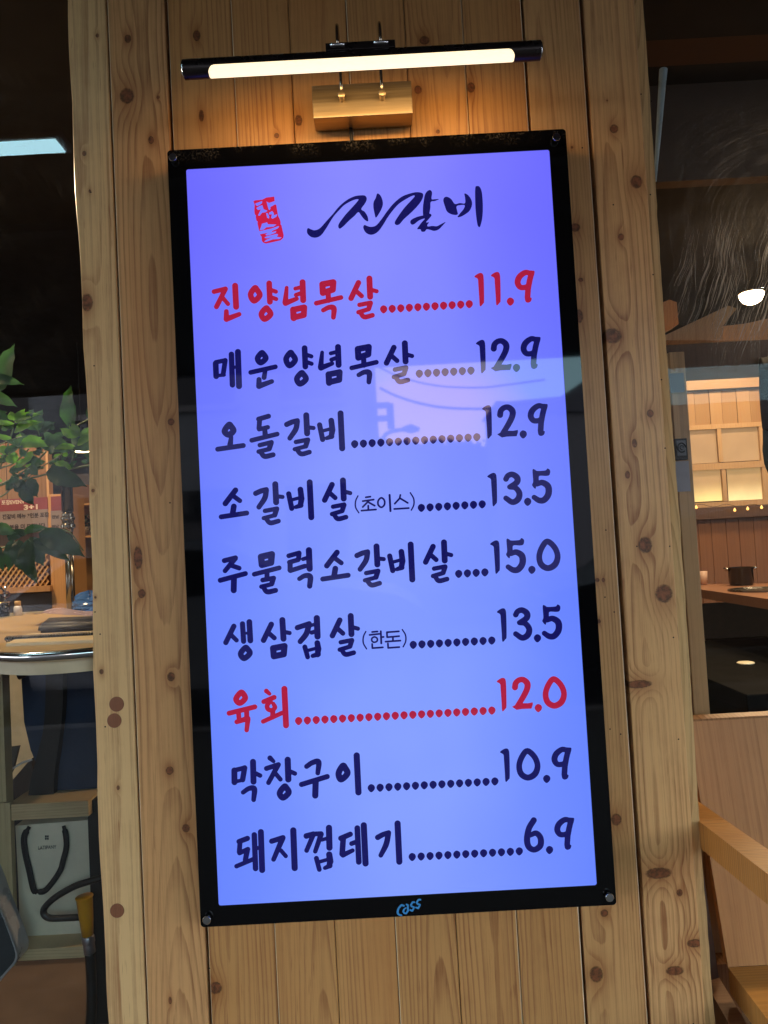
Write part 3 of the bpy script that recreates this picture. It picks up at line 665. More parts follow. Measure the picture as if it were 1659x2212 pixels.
# ================================================================== PICTURE LIGHT
def P3(px, py, Y): return at(px, py, Y)
LY = -0.135
c0, c1 = at(398, 151, LY), at(1166, 109, LY)
lz = (c0.z+c1.z)/2; lx0, lx1 = c0.x, c1.x; LR = 0.0145
lamp = thing('picture_light', 'long bronze tube lamp glowing warm white above the menu board on a brushed wall box', 'lamp', ((lx0+lx1)/2, 0, lz))
bronze = plain('dark_bronze', (0.055, 0.045, 0.042), 0.28, 0.9, var=0.05)
def bronze_brushed():
    M = Mat('brushed_brass'); x, y, z = M.xyz()
    b = M.noise(M.vec(x*6, y*300, z*900), 1.0, 3, 0.6)
    b2 = M.noise(M.vec(x*3, y*20, z*120), 1.0, 2, 0.5)
    M.set('Base Color', M.mul(M.mix(b2.sstep(0.35, 0.65), (0.34, 0.26, 0.16), (0.46, 0.36, 0.23)), b.sstep(0.2, 0.8, 0.85, 1.1)))
    M.set('Metallic', 0.85); M.set('Roughness', b.sstep(0.3, 0.7, 0.34, 0.46)); M.bump(b, 0.10, 0.0003); return M.m
brass = bronze_brushed()
MB().lathe((0, LY, lz), [(0.004, lx0-0.0035), (LR*0.80, lx0-0.003), (LR*0.98, lx0-0.0005), (LR, lx0+0.001)], 40, axis='X').build('end_cap', chrome, lamp, True)
MB().lathe((0, LY, lz), [(LR, lx1-0.001), (LR*0.98, lx1+0.0005), (LR*0.80, lx1+0.003), (0.004, lx1+0.0035)], 40, axis='X').build('end_cap', chrome, lamp, True)
# housing with a slot facing down and out; diffuser sits in the slot
s0, s1 = at(452, 158, LY).x, at(1110, 120, LY).x
A0, A1 = math.radians(-128), math.radians(-12)     # slot from below to the front (angle 0 = towards the street)
N = 48
def tubeface(xa, xb, a0, a1, r, n):
    v = []; f = []
    for k in range(n+1):
        a = a0+(a1-a0)*k/n
        v += [(xa, LY-r*math.cos(a), lz+r*math.sin(a)), (xb, LY-r*math.cos(a), lz+r*math.sin(a))]
    for k in range(n): f.append((2*k, 2*k+2, 2*k+3, 2*k+1))
    return v, f
mb = MB()
mb.add(*tubeface(lx0, s0, 0, 2*math.pi, LR, 48)); mb.add(*tubeface(s1, lx1, 0, 2*math.pi, LR, 48))
mb.add(*tubeface(s0, s1, A1, A0+2*math.pi, LR, 32))
# rounded slot ends: fill the corners between the slot rectangle and the half-round ends
for side, xs in ((-1, s0), (1, s1)):
    mid = (A0+A1)/2; half = (A1-A0)/2; hl = LR*half*0.75
    for k in range(24):
        t0, t1 = -1+2*k/24, -1+2*(k+1)/24
        e0, e1 = hl*(1-math.sqrt(max(0, 1-t0*t0))), hl*(1-math.sqrt(max(0, 1-t1*t1)))
        a0_, a1_ = mid+t0*half, mid+t1*half
        q = [(xs, LY-LR*math.cos(a0_), lz+LR*math.sin(a0_)), (xs, LY-LR*math.cos(a1_), lz+LR*math.sin(a1_)),
             (xs-side*e1, LY-LR*math.cos(a1_), lz+LR*math.sin(a1_)), (xs-side*e0, LY-LR*math.cos(a0_), lz+LR*math.sin(a0_))]
        mb.add(q, [(0, 1, 2, 3)])
mb.build('housing', bronze, lamp, True)
M = Mat('lamp_diffuser'); M.set('Base Color', (0.8, 0.78, 0.7)); M.set('Roughness', 0.5); M.set('Emission Color', (1.0, 0.78, 0.46)); M.set('Emission Strength', 1.45)
DIFF = M
v, f = tubeface(s0+0.0005, s1-0.0005, A0, A1, LR-0.0008, 24); mesh_obj('diffuser', v, f, M.m, lamp, True)
L = bpy.data.lights.new('tube_light', 'AREA'); L.shape = 'RECTANGLE'; L.size = (s1-s0)*0.98; L.size_y = 0.018; L.energy = 0.68; L.color = (1.0, 0.60, 0.22)
lo = bpy.data.objects.new('tube_light', L); COL.objects.link(lo); lo.parent = lamp
lo.location = Vector(((s0+s1)/2, LY+0.008, lz-LR-0.001))-wl(lamp); lo.rotation_euler = Vector((0, -0.62, 0.78)).to_track_quat('Z', 'Y').to_euler()
a, b = at(674, 185, -0.046), at(888, 174, -0.046); c, d = at(676, 256, -0.046), at(892, 243.5, -0.046)
X0, X1, Z1, Z0 = (a.x+c.x)/2, (b.x+d.x)/2, (a.z+b.z)/2, (c.z+d.z)/2
MB().box((X0, -0.046, Z0), (X1, -0.0048, Z1), bev=0.0012).build('wall_box', brass, lamp)
br0, br1 = at(704, 108, LY), at(853, 92, LY)
MB().box((br0.x, LY-0.009, lz+LR-0.002), (br1.x, LY+0.009, lz+LR+0.010), bev=0.001).build('bracket', bronze, lamp)
for (kx, ky, tx, ty) in ((737.5, 203, 727, 45), (825.5, 200, 826, 37)):
    k = at(kx, ky, -0.062)
    o = MB().lathe((k.x, 0, k.z), [(0.0050, -0.0465), (0.0050, -0.060), (0.0062, -0.0605), (0.0062, -0.0625), (0.005, -0.0635), (0.001, -0.0637)], 24, axis='Y').build('knob', brass, lamp)
    autosmooth(o)
    apex = lz+0.078
    pts = [(k.x, -0.055, k.z+0.004), (k.x, -0.053, k.z+0.03)]
    yc = (-0.052+LY)/2; rr = abs(LY+0.052)/2
    for j in range(13):
        a_ = math.pi*j/12
        pts.append((k.x, yc+rr*math.cos(a_), apex-rr+rr*math.sin(a_)))
    pts.append((k.x, LY, lz+LR+0.008))
    MB().tube(pts, 0.0026, 12).build('arm', plain('arm_metal', (0.40, 0.34, 0.26), 0.22, 1.0, var=0.04), lamp, True)
    MB().tube([(k.x-0.011, LY-0.0095, lz+LR+0.006), (k.x+0.011, LY-0.0095, lz+LR+0.006)], 0.0030, 10).build('clamp_pin', chrome, lamp, True)
cbm = plain('black_cable', (0.01, 0.01, 0.01), 0.5)
q0, q1 = at(757, 262, -0.010), at(760, 300, -0.008)
tag(MB().tube([(q0.x, -0.0085, Z0+0.004), (q0.x+0.0005, -0.009, Z0-0.02), (q1.x, -0.009, bz1-0.02)], 0.0032, 10).build('power_cord', cbm, None, True), 'short black cord running from the brushed lamp box down behind the menu board', 'cord')

# ================================================================== more helpers
def at_z(px, py, z):
    d = ray(px, py); return CAM + d*((z-CAM.z)/d.z)
def prism(pts, dvec, name, mat, parent=None, smooth=False):      # polygon (3-D points) pushed along dvec
    pts = [Vector(p) for p in pts]; n = len(pts); dv = Vector(dvec)
    nrm = sum(((pts[i]-pts[0]).cross(pts[(i+1) % n]-pts[0]) for i in range(1, n-1)), Vector())
    if nrm.dot(dv) > 0: pts = pts[::-1]
    v = pts+[p+dv for p in pts]
    f = [tuple(range(n)), tuple(range(n, 2*n))[::-1]]+[(i, n+i, n+(i+1) % n, (i+1) % n) for i in range(n)]
    return mesh_obj(name, v, f, mat, parent, smooth)
def px_poly(pp, Y, depth, name, mat, parent=None): return prism([at(a, b, Y) for a, b in pp], (0, depth, 0), name, mat, parent)
def pbox(name, x0, y0, x1, y1, Y, depth, mat, parent=None, bev=0.0):
    return px_box(MB(), x0, y0, x1, y1, Y, depth, 0, bev).build(name, mat, parent)
def text_mesh(name, body, size, mat, parent, loc, bold=0.0, squash=1.0, align='LEFT', rot=0.0, shear=0.0):
    cu = bpy.data.curves.new(name, 'FONT'); cu.body = body; cu.size = size; cu.offset = bold; cu.align_x = align; cu.shear = shear
    o = bpy.data.objects.new(name, cu); COL.objects.link(o); bpy.context.view_layer.update()
    me = bpy.data.meshes.new_from_object(o.evaluated_get(bpy.context.evaluated_depsgraph_get())); bpy.data.objects.remove(o)
    me.name = name
    me.transform(Matrix.Translation(Vector(loc)-wl(parent)) @ Matrix.Rotation(rot, 4, 'Y') @ Matrix.Rotation(math.pi/2, 4, 'X') @ Matrix.Diagonal((squash, 1, 1, 1)))
    me.materials.clear(); me.materials.append(mat)
    o = bpy.data.objects.new(name, me); COL.objects.link(o); o.parent = parent; LOC[o] = wl(parent); return o

pineL = wood('light_pine', (), seed=61, spacing=0.02, light=(0.48,0.32,0.17), dark=(0.32,0.17,0.08), contrast=0.5, xc=0.3, depth=0.05)
pineW = wood('warm_pine', [(1.0,1.3,0.02,0.02)], seed=71, spacing=0.03, light=(0.42,0.22,0.09), dark=(0.26,0.11,0.045), contrast=0.5, depth=0.06)
oak = wood('varnished_oak', (), seed=81, ax='xz', spacing=0.008, light=(0.34,0.17,0.075), dark=(0.17,0.075,0.032), contrast=0.7, rough=0.25, depth=0.04)
oakp = wood('oak_ply', (), seed=85, ax='xz', spacing=0.022, light=(0.47,0.215,0.070), dark=(0.26,0.10,0.030), contrast=0.45, rough=0.5, depth=0.05)
dkwood = wood('dark_stained_wood', (), seed=91, spacing=0.012, light=(0.10,0.055,0.035), dark=(0.05,0.025,0.016), contrast=0.5)
cream = plain('cream_laminate', (0.50, 0.42, 0.27), 0.45)
black = plain('matt_black', (0.010, 0.010, 0.011), 0.6)
glossblack = plain('gloss_black', (0.008, 0.008, 0.009), 0.15)
steel = plain('polished_steel', (0.55, 0.54, 0.52), 0.16, 1.0, var=0.05)

# ---- ceiling lamps, seen and added
def downlight(name, label, c, r, power, col=(1.0, 0.72, 0.42), es=18.0, group=None, dome=0.1):
    t = thing(name, label, 'ceiling light', c, group)
    MB().lathe(c, [(r*1.25, 0.004), (r*1.3, -0.002), (r*1.02, -0.006)], 28).build('trim_ring', chrome, t, True)
    M = Mat('downlight_glow'); M.set('Base Color', (0.8, 0.8, 0.8)); M.set('Emission Color', col); M.set('Emission Strength', es)
    MB().lathe(c, [(r, -0.006), (r*0.95, -0.006-r*0.25*dome), (r*0.75, -0.006-r*0.5*dome), (r*0.4, -0.006-r*0.68*dome), (0.002, -0.006-r*0.74*dome)], 28).build('lens', M.m, t, True)
    L = bpy.data.lights.new(name+'_light', 'AREA'); L.shape = 'DISK'; L.size = r*2; L.energy = power; L.color = col
    o = bpy.data.objects.new('light', L); COL.objects.link(o); o.parent = t; o.location = (0, 0, -0.012-r*0.74*dome)
    return t

# ================================================================== SHOP ROOM behind the glass
CE = 2.32
room = plain('room_wall_plaster', (0.10, 0.075, 0.055), 0.8)
ceilm = plain('black_ceiling_paint', (0.018, 0.017, 0.018), 0.7)
tag(MB().box((-4.5, 0.13, CE), (4.5, 7.0, CE+0.1)).build('ceiling', ceilm), kind='structure')
tag(MB().box((-4.5, 7.0, 0), (4.5, 7.12, CE)).build('back_wall', room), 'dark plastered back wall of the restaurant room', 'wall', kind='structure')
tag(MB().box((-4.62, 0.13, 0), (-4.5, 7.12, CE)).build('side_wall', room), kind='structure')
tag(MB().box((4.5, 0.23, 0), (4.62, 7.12, CE)).build('side_wall', room), kind='structure')
flm = plain('brown_floor_vinyl', (0.085, 0.055, 0.040), 0.45)
tag(MB().box((-4.5, 0.131, -0.05), (4.5, 7.0, 0.004)).build('floor', flm), kind='structure')

# ---- glass panes
def glass_pane(name, x0, x1, y, z0, z1, label, smear=None, tint=(0.93, 0.95, 0.95), refl=1.2):
    M = Mat(name+'_material'); x, yv, z = M.xyz(); t = M.t
    tr = M.nd('ShaderNodeBsdfTransparent'); tr.inputs[0].default_value = (*tint, 1)
    gl = M.nd('ShaderNodeBsdfGlossy'); gl.inputs['Roughness'].default_value = 0.0; gl.inputs[0].default_value = (1, 1, 1, 1)
    fr = M.nd('ShaderNodeFresnel'); fr.inputs[0].default_value = 1.5
    f2 = V(t, fr.outputs[0])*refl
    mx = M.nd('ShaderNodeMixShader'); t.links.new(f2.s, mx.inputs[0]); t.links.new(tr.outputs[0], mx.inputs[1]); t.links.new(gl.outputs[0], mx.inputs[2])
    last = mx.outputs[0]
    if smear:
        fac = smear(M, x, z)
        df = M.nd('ShaderNodeBsdfDiffuse'); df.inputs[0].default_value = (0.75, 0.73, 0.68, 1)
        tl = M.nd('ShaderNodeBsdfTranslucent'); tl.inputs[0].default_value = (0.8, 0.78, 0.72, 1)
        ms = M.nd('ShaderNodeMixShader'); ms.inputs[0].default_value = 0.55; t.links.new(df.outputs[0], ms.inputs[1]); t.links.new(tl.outputs[0], ms.inputs[2])
        m2 = M.nd('ShaderNodeMixShader'); t.links.new(fac.s, m2.inputs[0]); t.links.new(last, m2.inputs[1]); t.links.new(ms.outputs[0], m2.inputs[2]); last = m2.outputs[0]
    t.links.new(last, M.out.inputs[0])
    o = mesh_obj(name, [(x0, y, z0), (x1, y, z0), (x1, y, z1), (x0, y, z1)], [(0, 1, 2, 3)], M.m)
    return tag(o, label, 'window pane')
def smear_left(M, x, z):
    w = M.noise(M.vec(x*9-z*5, 0.0, z*9+x*3), 1.0, 3, 0.6); a = M.noise(M.vec(x*130+z*70, 0.0, z*12-x*10), 1.0, 3, 0.6)
    return w.sstep(0.40, 0.75)*a.sstep(0.35, 0.8)*0.022+0.0012
RGY = 0.215
RX = at(1640, 560, RGY)
def smear_right(M, x, z):
    o_ = RX
    w = M.noise(M.vec(x*5, 1.0, z*3), 1.0, 3, 0.6)
    wav = (M.noise(M.vec(x*6, 2.0, z*6), 1.0, 2, 0.5)-0.5)*0.20
    u1 = (x*0.93-z*0.36)+wav*0.3; s1 = M.noise(M.vec(u1*340, 0.0, (z*0.93+x*0.36)*7), 1.0, 4, 0.7).sstep(0.46, 0.66)
    patch1 = M.noise(M.vec(u1*18, 3.0, z*4), 1.0, 2, 0.5).sstep(0.36, 0.56)
    u2 = x+wav*0.12; s2 = M.noise(M.vec(u2*300, 5.0, z*6), 1.0, 3, 0.65).sstep(0.52, 0.70)
    # arcs wiped by hand
    cx, cz = at(1700, 470, RGY).x, at(1700, 470, RGY).z
    rr = (((x-cx)*(x-cx)+(z-cz)*(z-cz)*1.4).sqrt()+wav*0.10)
    s3 = M.noise(M.vec(rr*480, 8.0, x*9), 1.0, 3, 0.65).sstep(0.46, 0.70)
    soft = M.noise(M.vec(u1*26, 6.0, z*9), 1.0, 4, 0.6).sstep(0.45, 0.75)*z.sstep(at(1640, 820, RGY).z, at(1640, 640, RGY).z)*z.sstep(at(1640, 420, RGY).z, at(1640, 230, RGY).z, 1.0, 0.0)
    zt = at(1640, 240, RGY).z; zb = at(1640, 800, RGY).z; zm = at(1640, 520, RGY).z
    m12 = z.sstep(zb-0.04, zb+0.14)*z.sstep(zm-0.02, zm+0.10, 1.0, 0.0)
    m3 = z.sstep(zm-0.06, zm+0.05)*z.sstep(zt-0.04, zt+0.06, 1.0, 0.0)
    mxr = x.sstep(at(1430, 500, RGY).x, at(1560, 500, RGY).x, 0.35, 1.0)
    specks = M.noise(M.vec(x*700, 0.0, z*700), 1.0, 1, 0.5).sstep(0.70, 0.80)*0.15*z.sstep(zb-0.3, zb)
    haze_ = w*0.035
    return ((s1*patch1*0.80+s2*0.40)*m12 + s3*m3*0.22 + soft*0.16 + specks)*mxr*w.sstep(0.3, 0.6, 0.4, 1.0) + 0.003 + (haze_*3.0)*m12
lgy = 0.115
glass_pane('window_glass', -3.0, J[0]+0.006, lgy, 0.0, CE, 'clear shop window left of the pillar, plant and table behind it', smear_left)
glass_pane('window_glass', J[-1]+0.020, 3.0, RGY, 0.0, CE, 'streaky wiped shop window right of the pillar, ceiling lamp behind it', smear_right, refl=0.36)
seal = plain('dark_seal', (0.02, 0.016, 0.014), 0.6)
tag(MB().box((J[0]-0.004, lgy-0.006, 0.0), (J[0]+0.02, lgy+0.01, CE)).build('window_seal', seal), 'thin dark rubber seal where the left window meets the pillar', 'window seal')

# right jamb trims beside the pillar
tr1 = wood('raw_edge_timber', (), seed=23, spacing=0.0035, light=(0.62,0.40,0.17), dark=(0.26,0.13,0.05), contrast=0.7, rough=0.7)
tr = thing('window_jamb', 'raw greenish timber strips edging the right window beside the pillar', 'window jamb', (J[-1], 0.02, 0))
mb = MB(); n = 120; rnd = random.Random(5); v = []; f = []
xr = J[-1]+0.0175
for k in range(n+1):
    z = CE*k/n; w_ = rnd.uniform(-0.0007, 0.0007)+0.0012*math.sin(z*7)
    v += [(J[-1]+0.0012, 0.006, z), (xr+w_, 0.006+rnd.uniform(0, 0.001), z), (xr+w_, 0.20, z)]
for k in range(n):
    a = k*3; f += [(a, a+1, a+4, a+3), (a+1, a+2, a+5, a+4)]
mesh_obj('outer_strip', v, f, tr1, tr)
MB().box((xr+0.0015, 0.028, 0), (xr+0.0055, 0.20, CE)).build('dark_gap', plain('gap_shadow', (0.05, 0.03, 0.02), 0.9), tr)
MB().box((xr+0.0055, 0.045, 0), (xr+0.011, 0.205, CE)).build('inner_strip', pineL, tr)

# ---- right-hand interior
def rpost():
    t = thing('interior_post', 'square pine post just inside the right window with papers fixed to it', 'post', (at(1465, 800, 0.26).x, 0.26, 0))
    a, b = at(1447, 797, 0.25).x, at(1481, 797, 0.25).x
    MB().box((a, 0.25, 0.0), (b, 0.31, at(1460, 760, 0.25).z), bev=0.002).build('shaft', wood('post_pine', [(at(1550,1150,0.25).x-0.06, 0.9, 0.008, 0.010), (a+0.02, 1.03, 0.006, 0.008), (b-0.004, 0.72, 0.006, 0.007), (b-0.006, 0.55, 0.005, 0.006)], seed=33, spacing=0.012, light=(0.55,0.32,0.14), dark=(0.22,0.12,0.06), contrast=0.5), t)
    return t
rpost()
nt1 = thing('framed_notice', 'small dark framed sign with a round emblem on the post in the right window', 'sign', at(1472, 970, 0.245))
pbox('frame', 1460, 947, 1485, 993, 0.238, 0.010, black, nt1)
pbox('face', 1463, 951, 1482, 984, 0.2365, 0.001, plain('sign_grey', (0.09, 0.09, 0.10), 0.4), nt1)
c = at(1473, 967, 0.2355)
MB().tube([(c.x+0.0075*math.cos(a_/16*2*math.pi), 0.2355, c.z+0.0095*math.sin(a_/16*2*math.pi)) for a_ in range(0, 15)], 0.0012, 6).build('emblem', black, nt1)
MB().tube([(c.x+0.0035*math.cos(a_/10*2*math.pi), 0.2355, c.z+0.0045*math.sin(a_/10*2*math.pi)) for a_ in range(0, 9)], 0.0010, 6).build('emblem', black, nt1)
paperm = plain('grey_paper', (0.30, 0.29, 0.32), 0.7)
tag(pbox('paper_and_reflection', 1458, 996, 1490, 1062, 0.240, 0.0008, paperm), 'plain greyish paper sheet pinned below the framed sign in the right window', 'paper')
tag(pbox('paper_and_reflection', 1447, 806, 1478, 848, 0.240, 0.0008, plain('grey_reflection', (0.16, 0.16, 0.19), 0.6)), 'dim grey patch for a reflection at the top of the post in the right window', 'paper')  # grey sheet put in place of a reflection on the glass

tag(pbox('header_beam', 1430, 737, 1760, 790, 0.55, 0.16, dkwood), 'dark brown beam crossing the right window under the sloping boards', 'beam')
raf = thing('rafter_boards', 'pale sloping roof boards above the dark beam in the right window', 'rafters', at(1550, 700, 0.62))
px_poly([(1425, 735), (1437, 724), (1573, 660), (1592, 666), (1562, 704), (1562, 735)], 0.62, 0.05, 'board', pineL, raf)
px_poly([(1563, 735), (1564, 704), (1610, 699), (1760, 665), (1760, 735)], 0.66, 0.05, 'board', pineL, raf)
px_poly([(1415, 690), (1427, 655), (1446, 647), (1462, 653), (1466, 700), (1437, 716)], 0.70, 0.05, 'board', pineW, raf)
tag(pbox('awning_reflection', 1378, 92, 1800, 384, 0.60, 0.04, plain('awning_reflection_brown', (0.10, 0.072, 0.055), 0.6)), 'wide brown panel for the awning reflection high up behind the streaked right window', 'panel')  # brown panel added in place of the awning mirrored in the glass
tag(pbox('top_bar', 1380, 48, 1800, 78, 0.42, 0.10, plain('brown_bar', (0.10, 0.055, 0.035), 0.6)), 'brown bar near the top of the right window', 'beam')  # plain brown bar across the window top
p0, p1 = at(1433, 150, 0.30), at(1415, 392, 0.30)
tag(MB().tube([p0, (p0+p1)/2, p1], [0.0085, 0.006, 0.003], 14).build('reflection_streak', plain('pale_reflection_blue', (0.55, 0.68, 0.72), 0.3)), 'pale bluish slim streak for a lamp reflection slanting down behind the right window near the pillar', 'pipe')  # pale tube added in place of a strip lamp reflection

WY = 2.35
wp = thing('wall_panel', 'pale knotty pine wall panel with a shelf rail seen through the right window', 'wall panel', at(1560, 860, WY))
pbox('rail', 1468, 801, 1700, 838, WY-0.02, 0.03, wood('rail_pine', [(at(1515,822,WY).x, at(1515,822,WY).z, .006,.008),(at(1541,818,WY).x, at(1541,818,WY).z,.006,.006),(at(1563,812,WY).x, at(1563,812,WY).z,.006,.006)], ax='zx', seed=15, spacing=0.02, light=(0.33,0.21,0.11), dark=(0.34,0.18,0.09), contrast=0.4), wp)
xs_ = [1470, 1501, 1533, 1560, 1592, 1621, 1650, 1690]
for i in range(7):
    a, b = at(xs_[i], 880, WY).x, at(xs_[i+1], 880, WY).x; zt, zb = at(1560, 838, WY).z, at(1560, 918, WY).z
    kn_ = [(a+(b-a)*0.4, zb+0.06, 0.012, 0.008), (a+(b-a)*0.7, zb+0.07, 0.008, 0.008)] if i in (0, 1, 3) else ([(a+(b-a)*0.5, zb+0.11, 0.014, 0.010)] if i == 2 else [])
    MB().box((a+0.001, WY+0.002*(i % 2), zb), (b-0.001, WY+0.02, zt)).build('plank', wood('panel_plank_%d' % i, kn_, seed=50+i*2.1, spacing=0.016, xc=(a+b)/2, light=[(0.34,0.21,0.105),(0.29,0.175,0.085)][i % 2], dark=(0.32,0.16,0.07), contrast=0.4), wp)
lat = thing('lit_lattice_window', 'glowing paper lattice window with four panes seen through the right window', 'window', at(1565, 1000, WY))
def pane_mat(nm, lo, hi, za, zb):  # strip light falloff painted into the pane emission
    M = Mat(nm); x, y, z = M.xyz(); zz_ = z+wl(lat).z
    h = zz_.sstep(za, zb)
    M.set('Base Color', (0.20, 0.13, 0.08)); M.set('Roughness', 0.6)
    k = M.noise(M._o, 9, 3, 0.5).sstep(0.3, 0.7, 0.9, 1.08)
    M.set('Emission Color', M.mul(M.mix(h, lo, hi), k)); M.set('Emission Strength', 1.0); return M.m
for (a, b, c_, d_, lo, hi) in ((1484, 925, 1549, 1001, (0.34,0.20,0.085), (0.31,0.175,0.075)), (1560, 920, 1640, 996, (0.36,0.21,0.09), (0.33,0.19,0.08)),
                               (1492, 1011, 1563, 1083, (1.1,0.76,0.26), (0.38,0.22,0.085)), (1572, 1006, 1650, 1080, (1.2,0.85,0.36), (0.40,0.24,0.09))):
    zt = at((a+c_)/2, b, WY).z; zb = at((a+c_)/2, d_, WY).z
    pbox('pane', a, b, c_, d_, WY+0.012, 0.004, pane_mat('paper_pane', lo, hi, zb, zb+(zt-zb)*0.62), lat)
fm_ = wood('lattice_pine', (), seed=17, spacing=0.014, light=(0.42,0.27,0.14), dark=(0.30,0.16,0.08), contrast=0.4)
for (a, b, c_, d_) in ((1474, 914, 1700, 924), (1474, 998, 1700, 1012), (1474, 1082, 1700, 1093)): pbox('rail', a, b, c_, d_, WY-0.006, 0.03, fm_, lat)
for (a, b, c_, d_) in ((1551, 924, 1560, 998), (1561, 1012, 1570, 1082), (1645, 920, 1660, 1080), (1470, 924, 1484, 1082)): pbox('muntin', a, b, c_, d_, WY-0.004, 0.028, fm_, lat)
for (a, b, c_, d_) in ((1700, 800, 1716, 1090),): pbox('muntin', a, b, c_, d_, WY-0.008, 0.03, fm_, lat)
M = Mat('fairy_bulb'); M.set('Base Color', (0.8, 0.5, 0.2)); M.set('Emission Color', (1.0, 0.50, 0.12)); M.set('Emission Strength', 2.2)
st = thing('string_lights', 'row of tiny golden bulbs under the lit lattice window', 'string lights', at(1560, 1098, WY-0.06))
MB().tube([at(q_, 1092+3*math.sin(q_/9), WY-0.05) for q_ in range(1450, 1700, 10)], 0.0012, 6).build('wire', black, st)
for (px, py) in ((1460, 1101), (1482, 1098), (1504, 1095), (1587, 1101), (1615, 1098), (1645, 1095)):
    c = at(px, py, WY-0.055); MB().lathe(c, [(0.001, 0.008), (0.004, 0.002), (0.0065, -0.003), (0.004, -0.008), (0.001, -0.009)], 10).build('bulb', M.m, st, True)
tag(pbox('valance', 1490, 1093, 1700, 1118, WY-0.03, 0.03, dkwood), 'dark board below the lit lattice window behind the tiny bulbs', 'board')
lw = thing('wainscot', 'orange brown pine wall below the lit lattice window', 'wall panel', at(1580, 1190, WY))
xs_ = [1480, 1512, 1540, 1572, 1600, 1632, 1664, 1720]
for i in range(7):
    a, b = at(xs_[i], 1190, WY).x, at(xs_[i+1], 1190, WY).x; zt, zb = at(1580, 1110, WY).z, at(1580, 1300, WY).z
    kn_ = [((a+b)/2, zt-0.10-0.07*(i % 3), 0.009, 0.008)] if i in (1, 3, 4) else []
    MB().box((a+0.001, WY+0.001, zb), (b-0.001, WY+0.02, zt)).build('plank', wood('wainscot_%d' % i, kn_, seed=30+i*1.7, spacing=0.02, xc=a, light=(0.20,0.085,0.034), dark=(0.13,0.05,0.02), contrast=0.4), lw)
# table with pot and cup
tb = thing('dining_table', 'brown wooden restaurant table in the right window with a black pot', 'table', (at(1600, 1270, 1.9).x, 1.9, 0))
tz = at(1511, 1262, 2.1).z
TT = [at_z(1480, 1262.5, tz), at_z(1760, 1259, tz), at_z(1760, 1316, tz), at_z(1659, 1294, tz), at_z(1512, 1273, tz)]
prism(TT, (0, 0, -0.035), 'table_top', wood('table_wood', (), ax='yx', seed=12, spacing=0.012, light=(0.30,0.15,0.09), dark=(0.2,0.09,0.05), contrast=0.5, rough=0.3), tb)
cpos = (TT[0]+TT[2])/2
MB().box((2.2, cpos.y+0.1, 0.004), (2.26, cpos.y+0.16, tz-0.036)).build('leg', black, tb)
pc = at_z(1602, 1264, tz); pc.z = tz
pot = thing('cooking_pot', 'squat black cooking pot with two handles on the restaurant table', 'pot', pc)
rp = abs(at(1627, 1240, pc.y).x-at(1577, 1240, pc.y).x)/2; hp = at(1602, 1227, pc.y).z-tz
autosmooth(MB().lathe(pc, [(rp*0.9, 0.001), (rp, 0.01), (rp, hp), (rp*1.05, hp+0.003), (rp*0.95, hp+0.004), (rp*0.93, 0.02), (0.01, 0.015)], 28).build('body', glossblack, pot))
for s_ in (-1, 1):
    MB().tube([pc+Vector((s_*rp, 0, hp*0.9)), pc+Vector((s_*rp*1.25, -0.01, hp*1.0)), pc+Vector((s_*rp*1.28, 0.01, hp*1.02)), pc+Vector((s_*rp, 0.02, hp*0.92))], 0.005, 8).build('handle', steel, pot, True)
cc = at_z(1520, 1263, tz); cc.z = tz; rc = abs(at(1530, 1240, cc.y).x-at(1511, 1240, cc.y).x)/2; hc = at(1520, 1234, cc.y).z-tz
tag(MB().lathe(cc, [(rc*0.8, 0.001), (rc, hc), (rc*0.9, hc), (rc*0.7, 0.01)], 20).build('cup', plain('beige_cup', (0.55, 0.36, 0.27), 0.5), None, True), 'beige paper cup at the left end of the restaurant table', 'cup')
gp = at_z(1640, 1275, tz); gp.z = tz
tag(MB().lathe(gp, [(0.11, 0.001), (0.11, 0.006), (0.095, 0.007), (0.09, 0.002), (0.01, 0.002)], 32).build('grill_ring', plain('dark_steel', (0.12, 0.11, 0.10), 0.3, 0.9)), 'round dark steel grill ring set on the restaurant table', 'grill')
# black bench added to carry a disc that stands in for a lamp reflection
bn = thing('added_dark_bench', 'added black bench below the restaurant table carrying a pale reflection disc', 'bench', (at(1600, 1500, 1.2).x, 1.2, 0))
bz = at(1611, 1434, 1.2).z
vblack = plain('added_bench_black', (0.0022, 0.0022, 0.0024), 0.8, spec=0.08)
MB().box((at(1525, 1434, 1.0).x, 0.75, bz-0.05), (2.2, 1.75, bz), bev=0.004).build('seat', vblack, bn)  # seat and base of the added bench
MB().box((at(1540, 1434, 1.0).x, 0.80, 0.004), (2.15, 1.70, bz-0.051)).build('base', vblack, bn)
lp = at_z(1611, 1434, bz); lp.z = bz
rl = abs(at(1629, 1434, lp.y).x-at(1593, 1434, lp.y).x)/2
tag(MB().lathe(lp, [(rl, 0.001), (rl, 0.004), (rl*0.9, 0.006), (0.002, 0.006)], 32).build('reflection_disc', plain('cream_reflection', (0.75, 0.68, 0.50), 0.4), None, True), 'small round cream disc for a lamp reflection on the added black bench', 'reflection disc')
